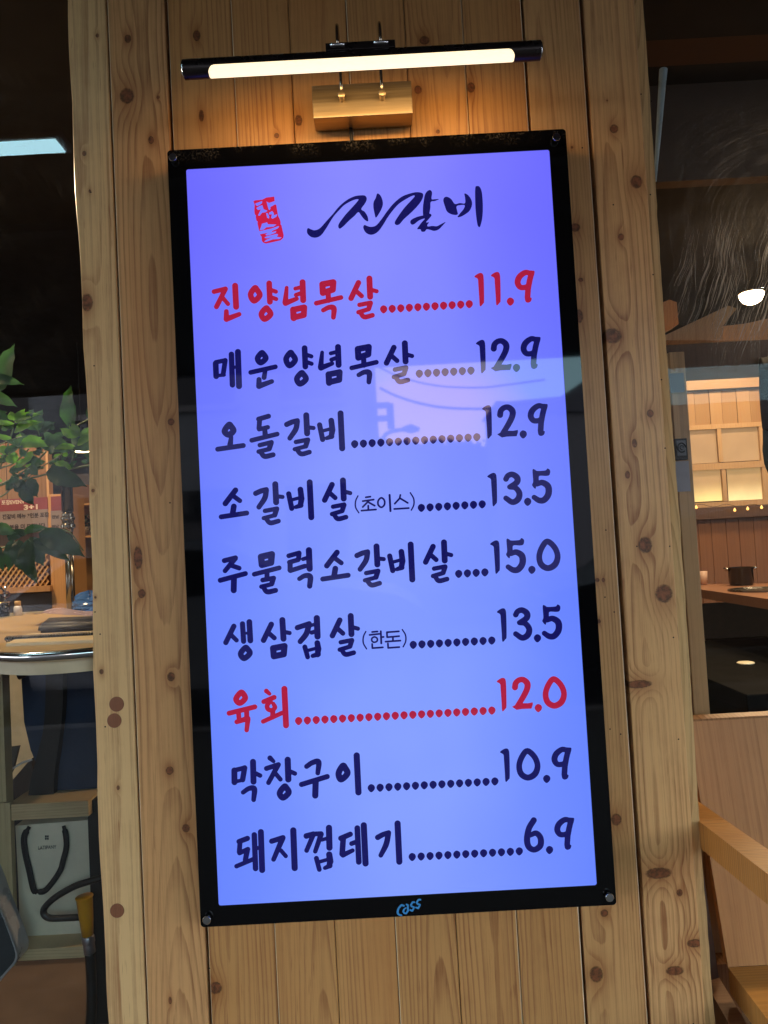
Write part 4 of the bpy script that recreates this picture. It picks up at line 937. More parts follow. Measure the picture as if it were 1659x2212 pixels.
# coat at the right edge
coat = thing('hanging_coat', 'black fleecy coat with teal lower part hanging at the right edge of the window', 'coat', at(1660, 780, 0.50))
def cloth(pts, Y, name, mat, amp=0.012):
    pts = [at(a, b, Y) for a, b in pts]; n = len(pts)//2
    L_, R_ = pts[:n], pts[n:][::-1]; v = []; f = []; m_ = 14
    for i in range(n):
        for j in range(m_+1):
            p = L_[i].lerp(R_[i], j/m_); v.append((p.x, Y-0.02+amp*math.sin(j*1.9+i*0.6)-0.03*math.sin(math.pi*j/m_), p.z))
    for i in range(n-1):
        for j in range(m_): a = i*(m_+1)+j; f.append((a, a+m_+1, a+m_+2, a+1))
    o = mesh_obj(name, v, f, mat, coat, True)
    md = o.modifiers.new('s', 'SOLIDIFY'); md.thickness = 0.008; return o
cloth([(1633, 776), (1634, 812), (1636, 850), (1639, 890), (1641, 925), (1641, 935), (1760, 935), (1760, 925), (1760, 890), (1760, 850), (1760, 812), (1760, 776)], 0.55, 'shoulder', plain('black_fleece', (0.012, 0.012, 0.013), 0.95, bump=1.0))
cloth([(1641, 932), (1642, 950), (1643, 975), (1647, 1003), (1657, 1032), (1672, 1060), (1760, 1060), (1760, 1032), (1760, 1003), (1760, 975), (1760, 950), (1760, 932)], 0.54, 'skirt', plain('teal_cloth', (0.02, 0.055, 0.065), 0.8))
dl = at(1623, 632, 1.95)
downlight('downlight', 'bright round ceiling lamp glowing through the streaked right window', (dl.x, dl.y, CE-0.001) if abs(dl.z-CE) < 0.12 else (dl.x, dl.y, dl.z), 0.050, 9, es=22.0, dome=1.25)
print('downlight z', dl.z)
downlight('downlight', 'added unseen ceiling lamp over the back of the dining room', (0.20, 3.2, CE-0.001), 0.05, 10)  # lamp out of view, added to light the room
downlight('downlight', 'added unseen ceiling lamp above the table with the black pot', (1.95, 1.75, CE-0.001), 0.05, 8)  # another added lamp, kept outside the frame, brightening the interior
downlight('downlight', 'added unseen ceiling lamp just inside the right window above the armchair', (1.28, 0.72, CE-0.001), 0.05, 32)  # added out of view to light the faces turned to the window

# ---- left-hand interior
tag(pbox('blind_box', -260, 46, 190, 252, 0.75, 0.05, plain('dark_grey_panel', (0.15, 0.16, 0.20), 0.6)), 'dark grey panel across the top of the left window', 'panel')
rl_ = thing('blind_rail', 'grey metal rail under the dark panel in the left window', 'rail', at(60, 258, 0.74))
a, b = at(-250, 60, 0.73), at(190, 60, 0.73)
pbox('rail', -250, 249, 190, 267, 0.728, 0.02, plain('grey_rail', (0.32, 0.34, 0.38), 0.35, 0.2), rl_)
pbox('lip', -250, 267, 190, 272, 0.724, 0.02, plain('brown_lip', (0.12, 0.08, 0.065), 0.5), rl_)
tag(pbox('header_board', -260, -60, 190, 44, 0.66, 0.05, plain('brown_header', (0.14, 0.09, 0.065), 0.6)), 'brown board along the very top of the left window', 'board')

PY = 1.15
part = thing('wood_partition', 'brown pine partition with a thick end post behind the plant', 'partition', (at(60, 1200, PY).x, PY, 0))
x_l, x_p = at(-420, 1100, PY).x, at(104, 1100, PY).x
for i in range(6):
    a = x_l+(x_p-x_l)*i/6; b = x_l+(x_p-x_l)*(i+1)/6
    MB().box((a+0.001, PY, at(50, 1222, PY).z), (b-0.001, PY+0.03, at(50, 955, PY).z)).build('plank', wood('partition_%d' % i, (), seed=120+i*1.3, spacing=0.012, xc=(a+b)/2, light=(0.24,0.135,0.062), dark=(0.14,0.07,0.03), contrast=0.5), part)
a, b = at(112, 1300, PY-0.05).x, at(160, 1300, PY-0.05).x
MB().box((a, PY-0.05, 0.72), (b, PY+0.06, at(130, 1070, PY).z), bev=0.002).build('post', wood('partition_post', [(a+0.035, 1.08, 0.004, 0.006)], seed=140, spacing=0.010, xc=a+0.03, light=(0.50,0.26,0.10), dark=(0.32,0.145,0.055), contrast=0.45), part)
pbox('edge_strip', 104, 960, 109, 1330, PY-0.02, 0.03, wood('edge_pine', (), seed=141, spacing=0.01, light=(0.52,0.30,0.14), dark=(0.4,0.2,0.09), contrast=0.3), part)
# posters
def poster(name, label, x0, x1, y0, ym, y1, Y, lines, big=None):
    t = thing(name, label, 'poster', at((x0+x1)/2, (y0+y1)/2, Y))
    pbox('paper', x0, ym, x1, y1, Y, 0.001, plain('poster_paper', (0.22, 0.165, 0.145), 0.5), t)
    pbox('red_band', x0, y0, x1, ym, Y-0.0002, 0.0012, plain('poster_red', (0.20, 0.035, 0.038), 0.5), t)
    ink_d = plain('poster_ink', (0.03, 0.015, 0.015), 0.6); ink_l = plain('poster_cream', (0.60, 0.46, 0.36), 0.6)
    for (s_, px, py, sz, dark_, bold, sq) in lines:
        p = at(px, py, Y-0.0006)
        text_mesh('print', s_, sz, ink_d if dark_ else ink_l, t, (p.x, Y-0.0006-(0.0003 if not dark_ else 0), p.z), bold, sq)
    return t
poster('poster', 'red topped paper poster with black Korean writing behind the plant', -60, 103, 1078, 1104, 1153, PY-0.022,
       [('포장EVENT', 3, 1090, 0.016, False, 0.0004, 0.95), ('3+1', 51, 1101, 0.021, False, 0.0009, 1.5), ('진갈비 메뉴 3인분 포장시', 5, 1121, 0.0165, True, 0.0006, 0.93), ('1인분을 더 드립니다.', 5, 1144, 0.0165, True, 0.0006, 0.98)])
poster('poster', 'narrow strip of a second red topped poster on the end post', 110, 136, 1072, 1103, 1146, PY-0.055,
       [('만났', 112, 1120, 0.012, True, 0.0004, 1.0), ('만났', 112, 1141, 0.012, True, 0.0004, 1.0)])
# suction pipe
sp = thing('exhaust_pipe', 'black sleeved extraction pipe with a clear ribbed collar hanging behind the plant', 'pipe', at(142, 960, 0.95))
a = at(142, 1000, 0.95); r_ = 0.0165
MB().tube([(a.x, 0.95, at(142, 955, 0.95).z), (a.x, 0.95, at(142, 1106, 0.95).z)], r_, 24).build('sleeve', glossblack, sp, True)
zc = at(142, 1106, 0.95).z
autosmooth(MB().lathe((a.x, 0.95, zc), [(0.013, 0), (0.0165, -0.006), (0.0165, -0.012), (0.020, -0.016), (0.020, -0.022), (0.0165, -0.026), (0.0175, -0.034), (0.0205, -0.038), (0.0205, -0.046), (0.0155, -0.050), (0.013, -0.060)], 24).build('collar', plain('clear_collar', (0.22, 0.19, 0.14), 0.12, 0.85), sp), 25)
MB().tube([(a.x, 0.95, zc-0.058), (a.x, 0.95, zc-0.36)], 0.0125, 24).build('tube', plain('tube_steel', (0.28, 0.25, 0.21), 0.2, 0.9), sp, True)
# shelf unit behind
su = thing('shelf_unit', 'thin wooden shelves in the dark behind the extraction pipe', 'shelves', (at(190, 1120, 1.7).x, 1.7, 0))
for py in (1086, 1156): pbox('shelf', 156, py-2, 330, py+2, 1.6, 0.2, pineW, su)
pbox('upright', 155, 1040, 159, 1330, 1.6, 0.2, pineW, su)
pbox('back', 156, 1020, 330, 1330, 1.82, 0.02, plain('shelf_back', (0.06, 0.042, 0.035), 0.7), su)
pl2 = thing('potted_herb', 'small dark leafy plant on the upper wooden shelf', 'plant', at(182, 1154, 1.7))
rnd = random.Random(9); c = at(180, 1140, 1.68); v = []; f = []
for k in range(160):
    q = c+Vector((rnd.gauss(0, 0.028), rnd.gauss(0, 0.02), rnd.uniform(-0.02, 0.05))); d1 = Vector((rnd.uniform(-1, 1), rnd.uniform(-1, 1), rnd.uniform(-1, 1))).normalized()*0.010; d2 = Vector((rnd.uniform(-1, 1), rnd.uniform(-1, 1), rnd.uniform(-1, 1))).normalized()*0.006
    n = len(v); v += [q-d1, q+d2, q+d1, q-d2]; f.append((n, n+1, n+2, n+3))
mesh_obj('foliage', v, f, plain('dim_leaf', (0.02, 0.03, 0.02), 0.6), pl2)
MB().lathe(at(182, 1155, 1.68), [(0.018, 0.001), (0.024, 0.03), (0.022, 0.03), (0.01, 0.02)], 16).build('pot', plain('tan_pot', (0.14, 0.10, 0.07), 0.6), pl2, True)
pn = at(176, 974, 2.6)
t = thing('pendant_lamp', 'small round warm lamp glowing beside the pillar behind the plant', 'lamp', pn)
M = Mat('pendant_glow'); M.set('Emission Color', (1.0, 0.70, 0.36)); M.set('Emission Strength', 9.0)
MB().lathe(pn, [(0.040, -0.002), (0.036, -0.005), (0.002, -0.006)], 24).build('lens', M.m, t, True)
MB().lathe(pn, [(0.044, -0.003), (0.046, 0.004), (0.03, 0.02), (0.003, 0.024)], 24).build('shade', glossblack, t, True)
MB().tube([(pn.x, pn.y, pn.z+0.02), (pn.x, pn.y, CE)], 0.002, 6).build('cord', black, t)
L = bpy.data.lights.new('pendant_light', 'AREA'); L.shape = 'DISK'; L.size = 0.08; L.energy = 2.5; L.color = (1.0, 0.70, 0.40)
lo = bpy.data.objects.new('light', L); COL.objects.link(lo); lo.parent = t; lo.location = (0, 0, -0.012)
downlight('downlight', 'added unseen ceiling lamp over the left counter', (-1.35, 0.55, CE-0.001), 0.05, 30)  # unseen lamp added to brighten plant and table
# lattice (woven) screen panel under the poster
ws = thing('woven_screen', 'honey coloured diamond lattice screen with a plain sill below the poster', 'screen', at(40, 1290, PY-0.03))
SY = PY-0.04
xa_, xb_ = at(-330, 1250, SY).x, at(103, 1250, SY).x; zb_, zt_ = at(40, 1279, SY).z, at(40, 1196, SY).z
MB().box((xa_, SY+0.018, zb_), (xb_, SY+0.022, zt_)).build('back_panel', plain('screen_back', (0.13, 0.06, 0.025), 0.7), ws)
mb = MB(); stp = 0.0165
H_ = zt_-zb_; k = -H_
while k < (xb_-xa_):
    for sgn in (1, -1):
        xs0 = xa_+k; a0 = Vector((xs0, SY, zb_)) if sgn > 0 else Vector((xs0, SY, zt_))
        d_ = Vector((H_*0.75, 0, sgn*H_)); t0 = max(0, (xa_-xs0)/(H_*0.75)); t1 = min(1, (xb_-xs0)/(H_*0.75))
        if t1 > t0:
            s0_ = a0+d_*t0; s1_ = a0+d_*t1; nrm = Vector((-d_.z, 0, d_.x)).normalized()*0.0024
            y0 = SY+(0.000 if sgn > 0 else 0.004)
            mb.obox(Vector((s0_.x, y0, s0_.z))-nrm, s1_-s0_, nrm*2, (0, 0.0038, 0))
    k += stp
o = mb.build('lattice', wood('rattan', (), seed=66, spacing=0.006, light=(0.50,0.30,0.12), dark=(0.4,0.2,0.08), contrast=0.3), ws); o['kind'] = 'stuff'
pbox('sill', -330, 1277, 108, 1289, SY-0.03, 0.06, pineW, ws)
pbox('lower_panel', -330, 1289, 112, 1335, SY+0.0, 0.03, plain('taupe_panel', (0.10, 0.065, 0.045), 0.6), ws)

# table of the left window
TZ = at(100, 1325, 0.95).z
tl = thing('side_table', 'cream topped table with a polished steel rim in the left window', 'table', (at(60, 1400, 0.5).x, 0.5, 0))
far0, far1 = at_z(-330, 1342, TZ), at_z(232, 1318, TZ)
YF = 0.245
nearY = YF
ptsN = []
rimpts = []
for px, py in ((-230, 1392), (-150, 1404), (-80, 1413), (0, 1418.5), (60, 1419.5), (130, 1415.5), (208, 1408.5), (300, 1398), (420, 1384)):
    rimpts.append(at_z(px, py, TZ-0.008))
rim = [Vector(q) for q in catmull(rimpts, False, 6)]
far0.y = max(far0.y, 0.8); far1.y = max(far1.y, 0.8)
topp = [Vector((rim[0].x-0.02, 0.98, TZ))]+[Vector((q.x, q.y, TZ)) for q in rim]+[Vector((rim[-1].x+0.05, 0.98, TZ))]
prism(topp, (0, 0, -0.018), 'table_top', plain('cream_top', (0.40, 0.28, 0.14), 0.4), tl)
MB().tube(rim, 0.0085, 16).build('steel_rim', steel, tl, True)
ap = [q+Vector((0.0, 0.012, -0.012)) for q in rim]
v = [p for q in ap for p in (q, q+Vector((0, 0, -0.020)))]; f = [(2*i, 2*i+1, 2*i+3, 2*i+2) for i in range(len(ap)-1)]
mesh_obj('apron', v, f, cream, tl, True)
tag(MB().box((-2.2, 0.985, 0.3), (at(232, 1322, 0.98).x, 1.0, TZ+0.004)).build('counter_edge', cream), 'cream panel edge behind the steel rimmed table', 'panel')
MB().box((-1.60, 0.62, 0.005), (-1.54, 0.68, TZ-0.02)).build('leg', black, tl)
# things on the table
def on_t(px, py): p = at_z(px, py, TZ); p.z = TZ; return p
nb = thing('spiral_notebook', 'open spiral bound notebook lying along the table edge', 'notebook', on_t(110, 1390))
q0, q1, q2, q3 = on_t(13, 1396), on_t(210, 1388), on_t(215, 1366), on_t(60, 1374)
prism([q0, q1, q2, q3], (0, 0, 0.005), 'pages', plain('ivory_pages', (0.62, 0.50, 0.32), 0.6), nb)
a, b = on_t(16, 1387)+Vector((0, 0, 0.006)), on_t(210, 1377)+Vector((0, 0, 0.006))
mb = MB(); nn_ = 34
for k in range(nn_):
    c = a.lerp(b, k/(nn_-1)); mb.tube([c+Vector((0, 0.0055*math.cos(t_), 0.0055*math.sin(t_))) for t_ in [2*math.pi*j/10 for j in range(10)]], 0.0009, 5)
o = mb.build('spiral', plain('dark_wire', (0.16, 0.17, 0.17), 0.3, 0.8), nb); o['kind'] = 'stuff'
MB().tube([a-Vector((0.004, 0, 0)), b+Vector((0.004, 0, 0))], 0.0032, 8).build('spine', glossblack, nb)
pch = thing('black_pouch', 'black zipped pouch lying on the notebook under a lavender sheet', 'pouch', on_t(150, 1372))
pA = [on_t(80, 1374), on_t(240, 1366), on_t(245, 1352), on_t(98, 1357)]
v0 = [p+Vector((0, 0, 0.004)) for p in pA]; v1 = [p.lerp((pA[0]+pA[2])/2, 0.05)+Vector((0, 0, 0.024)) for p in pA]
bm = bmesh.new(); vs = [bm.verts.new(p) for p in v0+v1]
for q in ((3, 2, 1, 0), (4, 5, 6, 7), (0, 1, 5, 4), (1, 2, 6, 5), (2, 3, 7, 6), (3, 0, 4, 7)): bm.faces.new([vs[i] for i in q])
bmesh.ops.bevel(bm, geom=list(bm.edges), offset=0.006, segments=3, affect='EDGES')
MB().bm(bm).build('body', plain('black_nylon', (0.014, 0.014, 0.018), 0.55, bump=0.6), pch, True)
v = []; f = []
for i in range(9):
    for j in range(5):
        p = on_t(62+150*i/8, 1352-3*i/8).lerp(on_t(100+140*i/8, 1340-3*i/8), j/4); v.append(p+Vector((0, 0, 0.024+0.006*math.sin(i*0.7)+0.003*math.cos(j*1.4+i))))
for i in range(8):
    for j in range(4): a_ = i*5+j; f.append((a_, a_+5, a_+6, a_+1))
tag(mesh_obj('plastic_sheet', v, f, plain('lavender_film', (0.36, 0.28, 0.34), 0.25), None, True), 'crumpled lavender plastic sheet behind the black pouch', 'plastic sheet')
kt = thing('key_tag', 'bright blue key tag with a small wire ring on the black pouch', 'key tag', on_t(198, 1352)+Vector((0, 0, 0.028)))
c = at(200, 1342, on_t(198, 1352).y)
MB().box((c.x-0.005, c.y, c.z-0.007), (c.x+0.008, c.y+0.003, c.z+0.004), bev=0.001).build('tag', plain('cyan_tag', (0.03, 0.30, 0.55), 0.3), kt)
MB().tube([(c.x+0.002+0.008*math.cos(t_), c.y, c.z+0.006+0.005*math.sin(t_)) for t_ in [2*math.pi*j/14 for j in range(15)]], 0.0009, 6).build('ring', steel, kt, True)
c = on_t(39, 1330)
bt = thing('white_bottle', 'small white bottle with a tan cap at the back of the table', 'bottle', c)
rb = 0.0115
MB().lathe(c, [(rb, 0.0005), (rb, 0.022), (rb*0.8, 0.028)], 20).build('body', plain('white_plastic', (0.62, 0.60, 0.62), 0.35), bt, True)
MB().lathe(c, [(rb*0.75, 0.0285), (rb*0.75, 0.040), (rb*0.6, 0.042)], 20).build('cap', plain('tan_cap', (0.55, 0.36, 0.18), 0.5), bt, True)
c = on_t(6, 1332)
cp = thing('tool_cup', 'black cup holding scissors and tongs at the left of the table', 'cup', c)
MB().lathe(c, [(0.018, 0.0005), (0.021, 0.040), (0.019, 0.040), (0.016, 0.01)], 24).build('cup_body', glossblack, cp, True)
MB().tube([c+Vector((-0.020+0.020*(1-math.cos(t_)), -0.0, 0.041)) + Vector((0, 0.02*math.sin(t_), 0)) for t_ in [2*math.pi*j/20 for j in range(21)]], 0.0016, 6).build('brass_rim', plain('brass_rim', (0.6, 0.42, 0.15), 0.2, 1.0), cp, True)
MB().tube([c+Vector((0.006, 0, 0.03)), c+Vector((0.010, 0, 0.085))], 0.0025, 8).build('blade', steel, cp, True)
MB().tube([c+Vector((0.012+0.009*math.cos(t_), 0, 0.062+0.009*math.sin(t_))) for t_ in [2*math.pi*j/12 for j in range(13)]], 0.0028, 8).build('scissor_handle', plain('red_black_handle', (0.06, 0.012, 0.01), 0.4), cp, True)
MB().tube([c+Vector((-0.006+0.009*math.cos(t_), 0.004, 0.070+0.011*math.sin(t_))) for t_ in [2*math.pi*j/12 for j in range(13)]], 0.0028, 8).build('scissor_handle', glossblack, cp, True)
bg_ = thing('blue_bag', 'crumpled shiny blue plastic bag on the counter beside the pillar', 'bag', on_t(195, 1322))
rnd = random.Random(3); c = on_t(196, 1321); v = []; f = []; nu, nv_ = 28, 12
for i in range(nv_+1):
    for j in range(nu):
        th = 2*math.pi*j/nu; ph_ = i/nv_; r0 = (1-ph_**2.2)**0.5 if ph_ < 1 else 0.02
        rr_ = 0.045*r0*(1+0.22*math.sin(th*3+ph_*4)+0.14*rnd.uniform(-1, 1)); v.append(c+Vector((rr_*math.cos(th)*1.15, rr_*0.6*math.sin(th), 0.052*ph_*(1+0.20*math.sin(th*2+1)))))
for i in range(nv_):
    for j in range(nu): f.append((i*nu+j, i*nu+(j+1) % nu, (i+1)*nu+(j+1) % nu, (i+1)*nu+j))
mesh_obj('sack', v, f, plain('blue_film', (0.05, 0.13, 0.36), 0.18), bg_)

# chair in the left window
chm = plain('navy_fabric', (0.022, 0.040, 0.085), 0.75, bump=0.5)
ch = thing('dark_chair', 'navy upholstered chair with a black curved strap under the steel rimmed table', 'chair', (at(120, 1700, 0.33).x, 0.33, 0))
px_poly([(46, 1464), (70, 1452), (240, 1440), (240, 1742), (118, 1745), (66, 1620), (52, 1560)], 0.36, 0.05, 'backrest', chm, ch)
cp_ = [at(a, b, 0.335) for a, b in ((117, 1446), (117, 1500), (114, 1560), (104, 1620), (92, 1680), (86, 1745))]
v = []; f = []
for i, p in enumerate(catmull(cp_, False, 5)):
    p = Vector(p); w_ = 0.0185 if i < 12 else 0.0185+0.0012*(i-12)*0.6
    v += [p+Vector((-w_, 0, 0)), p+Vector((w_, 0, 0)), p+Vector((w_, 0.02, 0)), p+Vector((-w_, 0.02, 0))]
nr = len(v)//4
for i in range(nr-1):
    for q in range(4): f.append((i*4+q, i*4+(q+1) % 4, i*4+4+(q+1) % 4, i*4+4+q))
mesh_obj('strap', v, f, black, ch)
MB().tube([at(a, b, 0.345) for a, b in ((40, 1462), (66, 1450), (120, 1442), (240, 1434))], 0.007, 10).build('piping', black, ch, True)
px_poly([(48, 1745), (120, 1742), (240, 1728), (240, 1738), (22, 1752)], 0.30, 0.22, 'seat', black, ch)
# timber uprights and cubby shelf
cub = thing('cubby_shelf', 'cream timber cubby with an open front holding the paper bag', 'shelf', (at(100, 1900, 0.30).x, 0.30, 0))
g1 = wood('cubby_pine', [(at(8,1507,.29).x,at(8,1507,.29).z,.004,.004)], seed=150, spacing=0.010, light=(0.52,0.40,0.22), dark=(0.30,0.20,0.10), contrast=0.4)
g1h = wood('cubby_pine_board', (), ax='zx', seed=152, spacing=0.006, light=(0.62,0.46,0.26), dark=(0.30,0.19,0.10), contrast=0.6)
pbox('upright', -60, 1395, 14, 2090, 0.285, 0.03, g1, cub)
pbox('upright', -60, 1736, 27, 2090, 0.275, 0.008, g1, cub)
pbox('top_board', 16, 1734, 191, 1768, 0.28, 0.30, g1h, cub)
pbox('bottom_board', 30, 2048, 190, 2072, 0.28, 0.30, g1h, cub)
pbox('back_board', 10, 1768, 215, 2050, 0.55, 0.01, plain('cubby_back', (0.05, 0.05, 0.055), 0.7), cub)
pbox('upright', 197, 1728, 226, 2212, 0.30, 0.30, black, cub)  # black box put where there is only a dark gap
px_poly([(14, 1700), (66, 1640), (90, 1745), (14, 1745)], 0.42, 0.03, 'stored_board', plain('brown_board', (0.09, 0.062, 0.05), 0.6), cub)
px_poly([(20, 1615), (40, 1612), (28, 1660), (14, 1690), (14, 1640)], 0.41, 0.01, 'stored_board', plain('pale_board', (0.16, 0.15, 0.13), 0.6), cub)
bag = thing('paper_bag', 'pale grey paper gift bag with black ribbon handles in the cubby', 'gift bag', at(115, 2048, 0.34))
def bagmat():
    M = Mat('grey_paper_bag'); x, y, z = M.xyz(); n = M.noise(M._o, 9, 4, 0.6)
    M.set('Base Color', M.mul(M.mix(0.0, (0.80, 0.73, 0.57), (0.4, 0.4, 0.4)), n.sstep(0.3, 0.7, 0.88, 1.05))); M.set('Roughness', 0.45); M.bump(M.noise(M._o, 14, 3, 0.5), 0.5, 0.006); return M.m
px_poly([(33, 1784), (197, 1771), (199, 1900), (201, 2040), (120, 2046), (44, 2048), (40, 1920)], 0.335, 0.12, 'body', bagmat(), bag)
def ribbon(pp, w_, name, par, mat, Y=0.328):
    P = [Vector(q) for q in catmull([at(a, b, Y) for a, b in pp], False, 6)]; v = []; f = []
    for i, p in enumerate(P):
        t_ = (P[min(i+1, len(P)-1)]-P[max(0, i-1)]).normalized(); n_ = Vector((-t_.z, 0, t_.x)); ww = w_*(1 if 2 < i < len(P)-3 else 0.6)
        v += [p+n_*ww, p-n_*ww]
    for i in range(len(P)-1): f.append((2*i, 2*i+1, 2*i+3, 2*i+2))
    o = mesh_obj(name, v, f, mat, par, True); md = o.modifiers.new('s', 'SOLIDIFY'); md.thickness = 0.0015; return o
rb_ = plain('black_ribbon', (0.010, 0.010, 0.012), 0.7)
ribbon([(63, 1786), (52, 1808), (54, 1840), (64, 1885), (72, 1920), (80, 1930)], 0.0065, 'handle', bag, rb_)
ribbon([(76, 1925), (94, 1926), (112, 1908), (130, 1880), (136, 1860), (143, 1830), (142, 1805), (137, 1784)], 0.0058, 'handle', bag, rb_, 0.326)
inkg = plain('bag_print', (0.10, 0.10, 0.10), 0.6)
p = at(82, 1835.5, 0.3335); text_mesh('print', 'LATIPANY', 0.0105, inkg, bag, (p.x, 0.3335, p.z), 0.0001, 0.80, rot=math.radians(-0.5))
for (a, b) in ((97, 1809), (101.5, 1809), (97, 1814), (101.5, 1814)): pbox('emblem', a, b-4, a+3.4, b, 0.3335, 0.0008, inkg, bag)
# hose with yellow nozzle
hs = thing('gas_hose', 'black hose with a yellow cone nozzle looping in front of the gift bag', 'hose', at(190, 2200, 0.24))
def htube(pp, r, name, mat, Y, n=14):
    P = [Vector(q) for q in catmull([at(a, b, Y+dy) for a, b, dy in pp], False, 7)]
    return MB().tube(P, r, n).build(name, mat, hs, True)
rub = plain('black_rubber', (0.012, 0.012, 0.013), 0.38)
htube([(228, 1893, 0), (196, 1903, 0), (160, 1915, 0), (120, 1938, 0), (97, 1960, 0), (95, 1974, 0.0), (108, 1983, 0), (140, 1983, 0), (178, 1981, 0)], 0.0065, 'hose_loop', rub, 0.27)
a, b = at(182, 1936, 0.255), at(189.5, 2020, 0.255)
ax_ = (b-a)
prof = [(0.0, 0.0170), (0.02, 0.0172), (0.04, 0.0158), (0.5, 0.0138), (1.0, 0.0108)]
MB().tube([a+ax_*t_ for t_, r in prof], [r for t_, r in prof], 24).build('yellow_cone', plain('yellow_plastic', (0.80, 0.36, 0.015), 0.4), hs, True)
c2 = at(194, 2058, 0.255); d2 = c2-b
MB().tube([b, b+d2*0.1, b+d2*0.25, b+d2*0.42, b+d2*0.48, b+d2*0.55, c2], [0.0108, 0.0122, 0.0126, 0.0122, 0.0108, 0.0112, 0.0112], 24).build('metal_collar', plain('dull_aluminium', (0.42, 0.41, 0.46), 0.32, 0.8), hs, True)
htube([(194, 2056, 0), (197, 2110, 0), (198, 2160, 0), (195, 2230, 0), (190, 2330, 0)], 0.0098, 'hose_end', rub, 0.255, 18)
tag(MB().tube([Vector(q) for q in catmull([at(a, b, 0.33) for a, b in ((-30, 1712), (0, 1683), (25, 1662), (48, 1648), (69, 1641))], False, 6)], 0.0022, 10).build('white_cable', plain('white_pvc', (0.6, 0.6, 0.6), 0.35), None, True), 'thin white cable curving across the gap left of the dark chair', 'cable')
# rounded grey appliance corner at the bottom left
tabp = [(-120, 1800), (-40, 1868), (0, 1962), (20, 2012), (34, 2052), (36.5, 2066), (33, 2080), (20, 2096), (0, 2118), (-60, 2180), (-160, 2200)]
ap_ = thing('appliance', 'grey glossy appliance corner with a pale rim at the bottom left', 'appliance', at(0, 2100, 0.22))
px_poly([tuple(q) for q in catmull(tabp, True, 4)], 0.225, 0.05, 'rim', plain('pale_rim', (0.38, 0.36, 0.37), 0.3), ap_)
cx_, cy_ = -60, 2030
px_poly([(cx_+(q[0]-cx_)*0.955, cy_+(q[1]-cy_)*0.955) for q in catmull(tabp, True, 4)], 0.2235, 0.01, 'face', plain('dark_glass_face', (0.035, 0.045, 0.055), 0.1), ap_)

# ---- houseplant behind the left glass
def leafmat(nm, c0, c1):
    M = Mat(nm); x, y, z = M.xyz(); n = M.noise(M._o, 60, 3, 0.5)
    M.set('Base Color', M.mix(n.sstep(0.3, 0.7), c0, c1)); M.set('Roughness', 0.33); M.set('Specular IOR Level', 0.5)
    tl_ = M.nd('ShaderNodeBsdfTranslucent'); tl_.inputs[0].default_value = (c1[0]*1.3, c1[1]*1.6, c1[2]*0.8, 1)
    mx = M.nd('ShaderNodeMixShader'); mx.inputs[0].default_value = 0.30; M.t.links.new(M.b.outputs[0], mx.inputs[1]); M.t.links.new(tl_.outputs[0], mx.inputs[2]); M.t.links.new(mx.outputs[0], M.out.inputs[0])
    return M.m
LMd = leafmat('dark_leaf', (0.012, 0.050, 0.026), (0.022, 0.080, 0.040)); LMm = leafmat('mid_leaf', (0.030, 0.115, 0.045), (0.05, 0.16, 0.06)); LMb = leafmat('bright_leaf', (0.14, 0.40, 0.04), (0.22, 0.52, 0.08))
LMs = leafmat('blue_green_leaf', (0.045, 0.135, 0.085), (0.085, 0.20, 0.13))  # paler blue-green leaf colour
plant = thing('houseplant', 'leafy green houseplant with long stems behind the left window', 'plant', (at(0, 1400, 0.40).x-0.05, 0.40, 0.0))
rnd = random.Random(21)
def leaf(x0, y0, x1, y1, w_, mat, Y=0.36, bend=0.25, fold=0.35, tipY=0.0, wave=0.10):
    """from stalk pixel to tip pixel, w_ = half width in photo pixels"""
    A_, B_ = at(x0, y0, Y), at(x1, y1, Y+tipY); d = B_-A_; Ln = d.length
    side = Vector((-d.z, 0, d.x)).normalized(); W2 = w_*(Y+1.3)/FD; out = Vector((0, -1, 0))
    n = 10; v = []; f = []; ph0 = rnd.uniform(0, 6)
    for i in range(n+1):
        t = i/n; wd = W2*(math.sin(math.pi*min(1, t**0.72))**0.85)*(1.0 if t < 1 else 0)
        if t > 0.8: wd *= (1-t)/0.2*0.8+0.2*(1-t)/0.2
        c = A_+d*t+side*(bend*Ln*0.25*math.sin(math.pi*t))+out*(Ln*0.10*math.sin(math.pi*t))
        for s_ in (-1.0, -0.55, 0.0, 0.55, 1.0):
            rip = wave*W2*math.sin(t*13+ph0+s_*2.0)*abs(s_)
            edge = 1+0.06*math.sin(t*24+ph0)*abs(s_)
            v.append(c+side*(wd*s_*edge)+out*(fold*abs(s_)*wd*0.9*(1 if s_ > 0 else 0.75)+rip))
    for i in range(n):
        for j in range(4): a = i*5+j; f.append((a, a+1, a+6, a+5))
    return mesh_obj('leaf', v, f, mat, plant, True)
def stem(pp, r, Y=0.37, mat=None):
    P = [Vector(q) for q in catmull([at(a, b, Y) for a, b in pp], False, 6)]
    return MB().tube(P, r, 8).build('stem', mat or stm, plant, True)
stm = plain('green_stem', (0.12, 0.20, 0.09), 0.5)
stem([(204, 975+0, ), (160, 1012), (120, 1045), (60, 1080), (0, 1100), (-60, 1120)][:0] or [(208, 897), (160, 923), (140, 938)], 0.0016)
stem([(212, 1002), (150, 1013), (110, 1022), (70, 1032), (20, 1043), (-40, 1060)], 0.0021)
stem([(100, 975), (75, 1000), (45, 1022), (0, 1048), (-50, 1072)], 0.0021)
stem([(62, 970), (30, 1000), (0, 1012), (-30, 1030)], 0.0018)
stem([(40, 1035), (10, 1068), (-40, 1090)], 0.0016)
stem([(33, 905), (26, 935), (12, 975), (0, 1010), (-25, 1060)], 0.0018)
stem([(150, 1015), (158, 985), (166, 955), (172, 938)], 0.0015)
stem([(85, 940), (78, 915), (80, 900)], 0.0014)
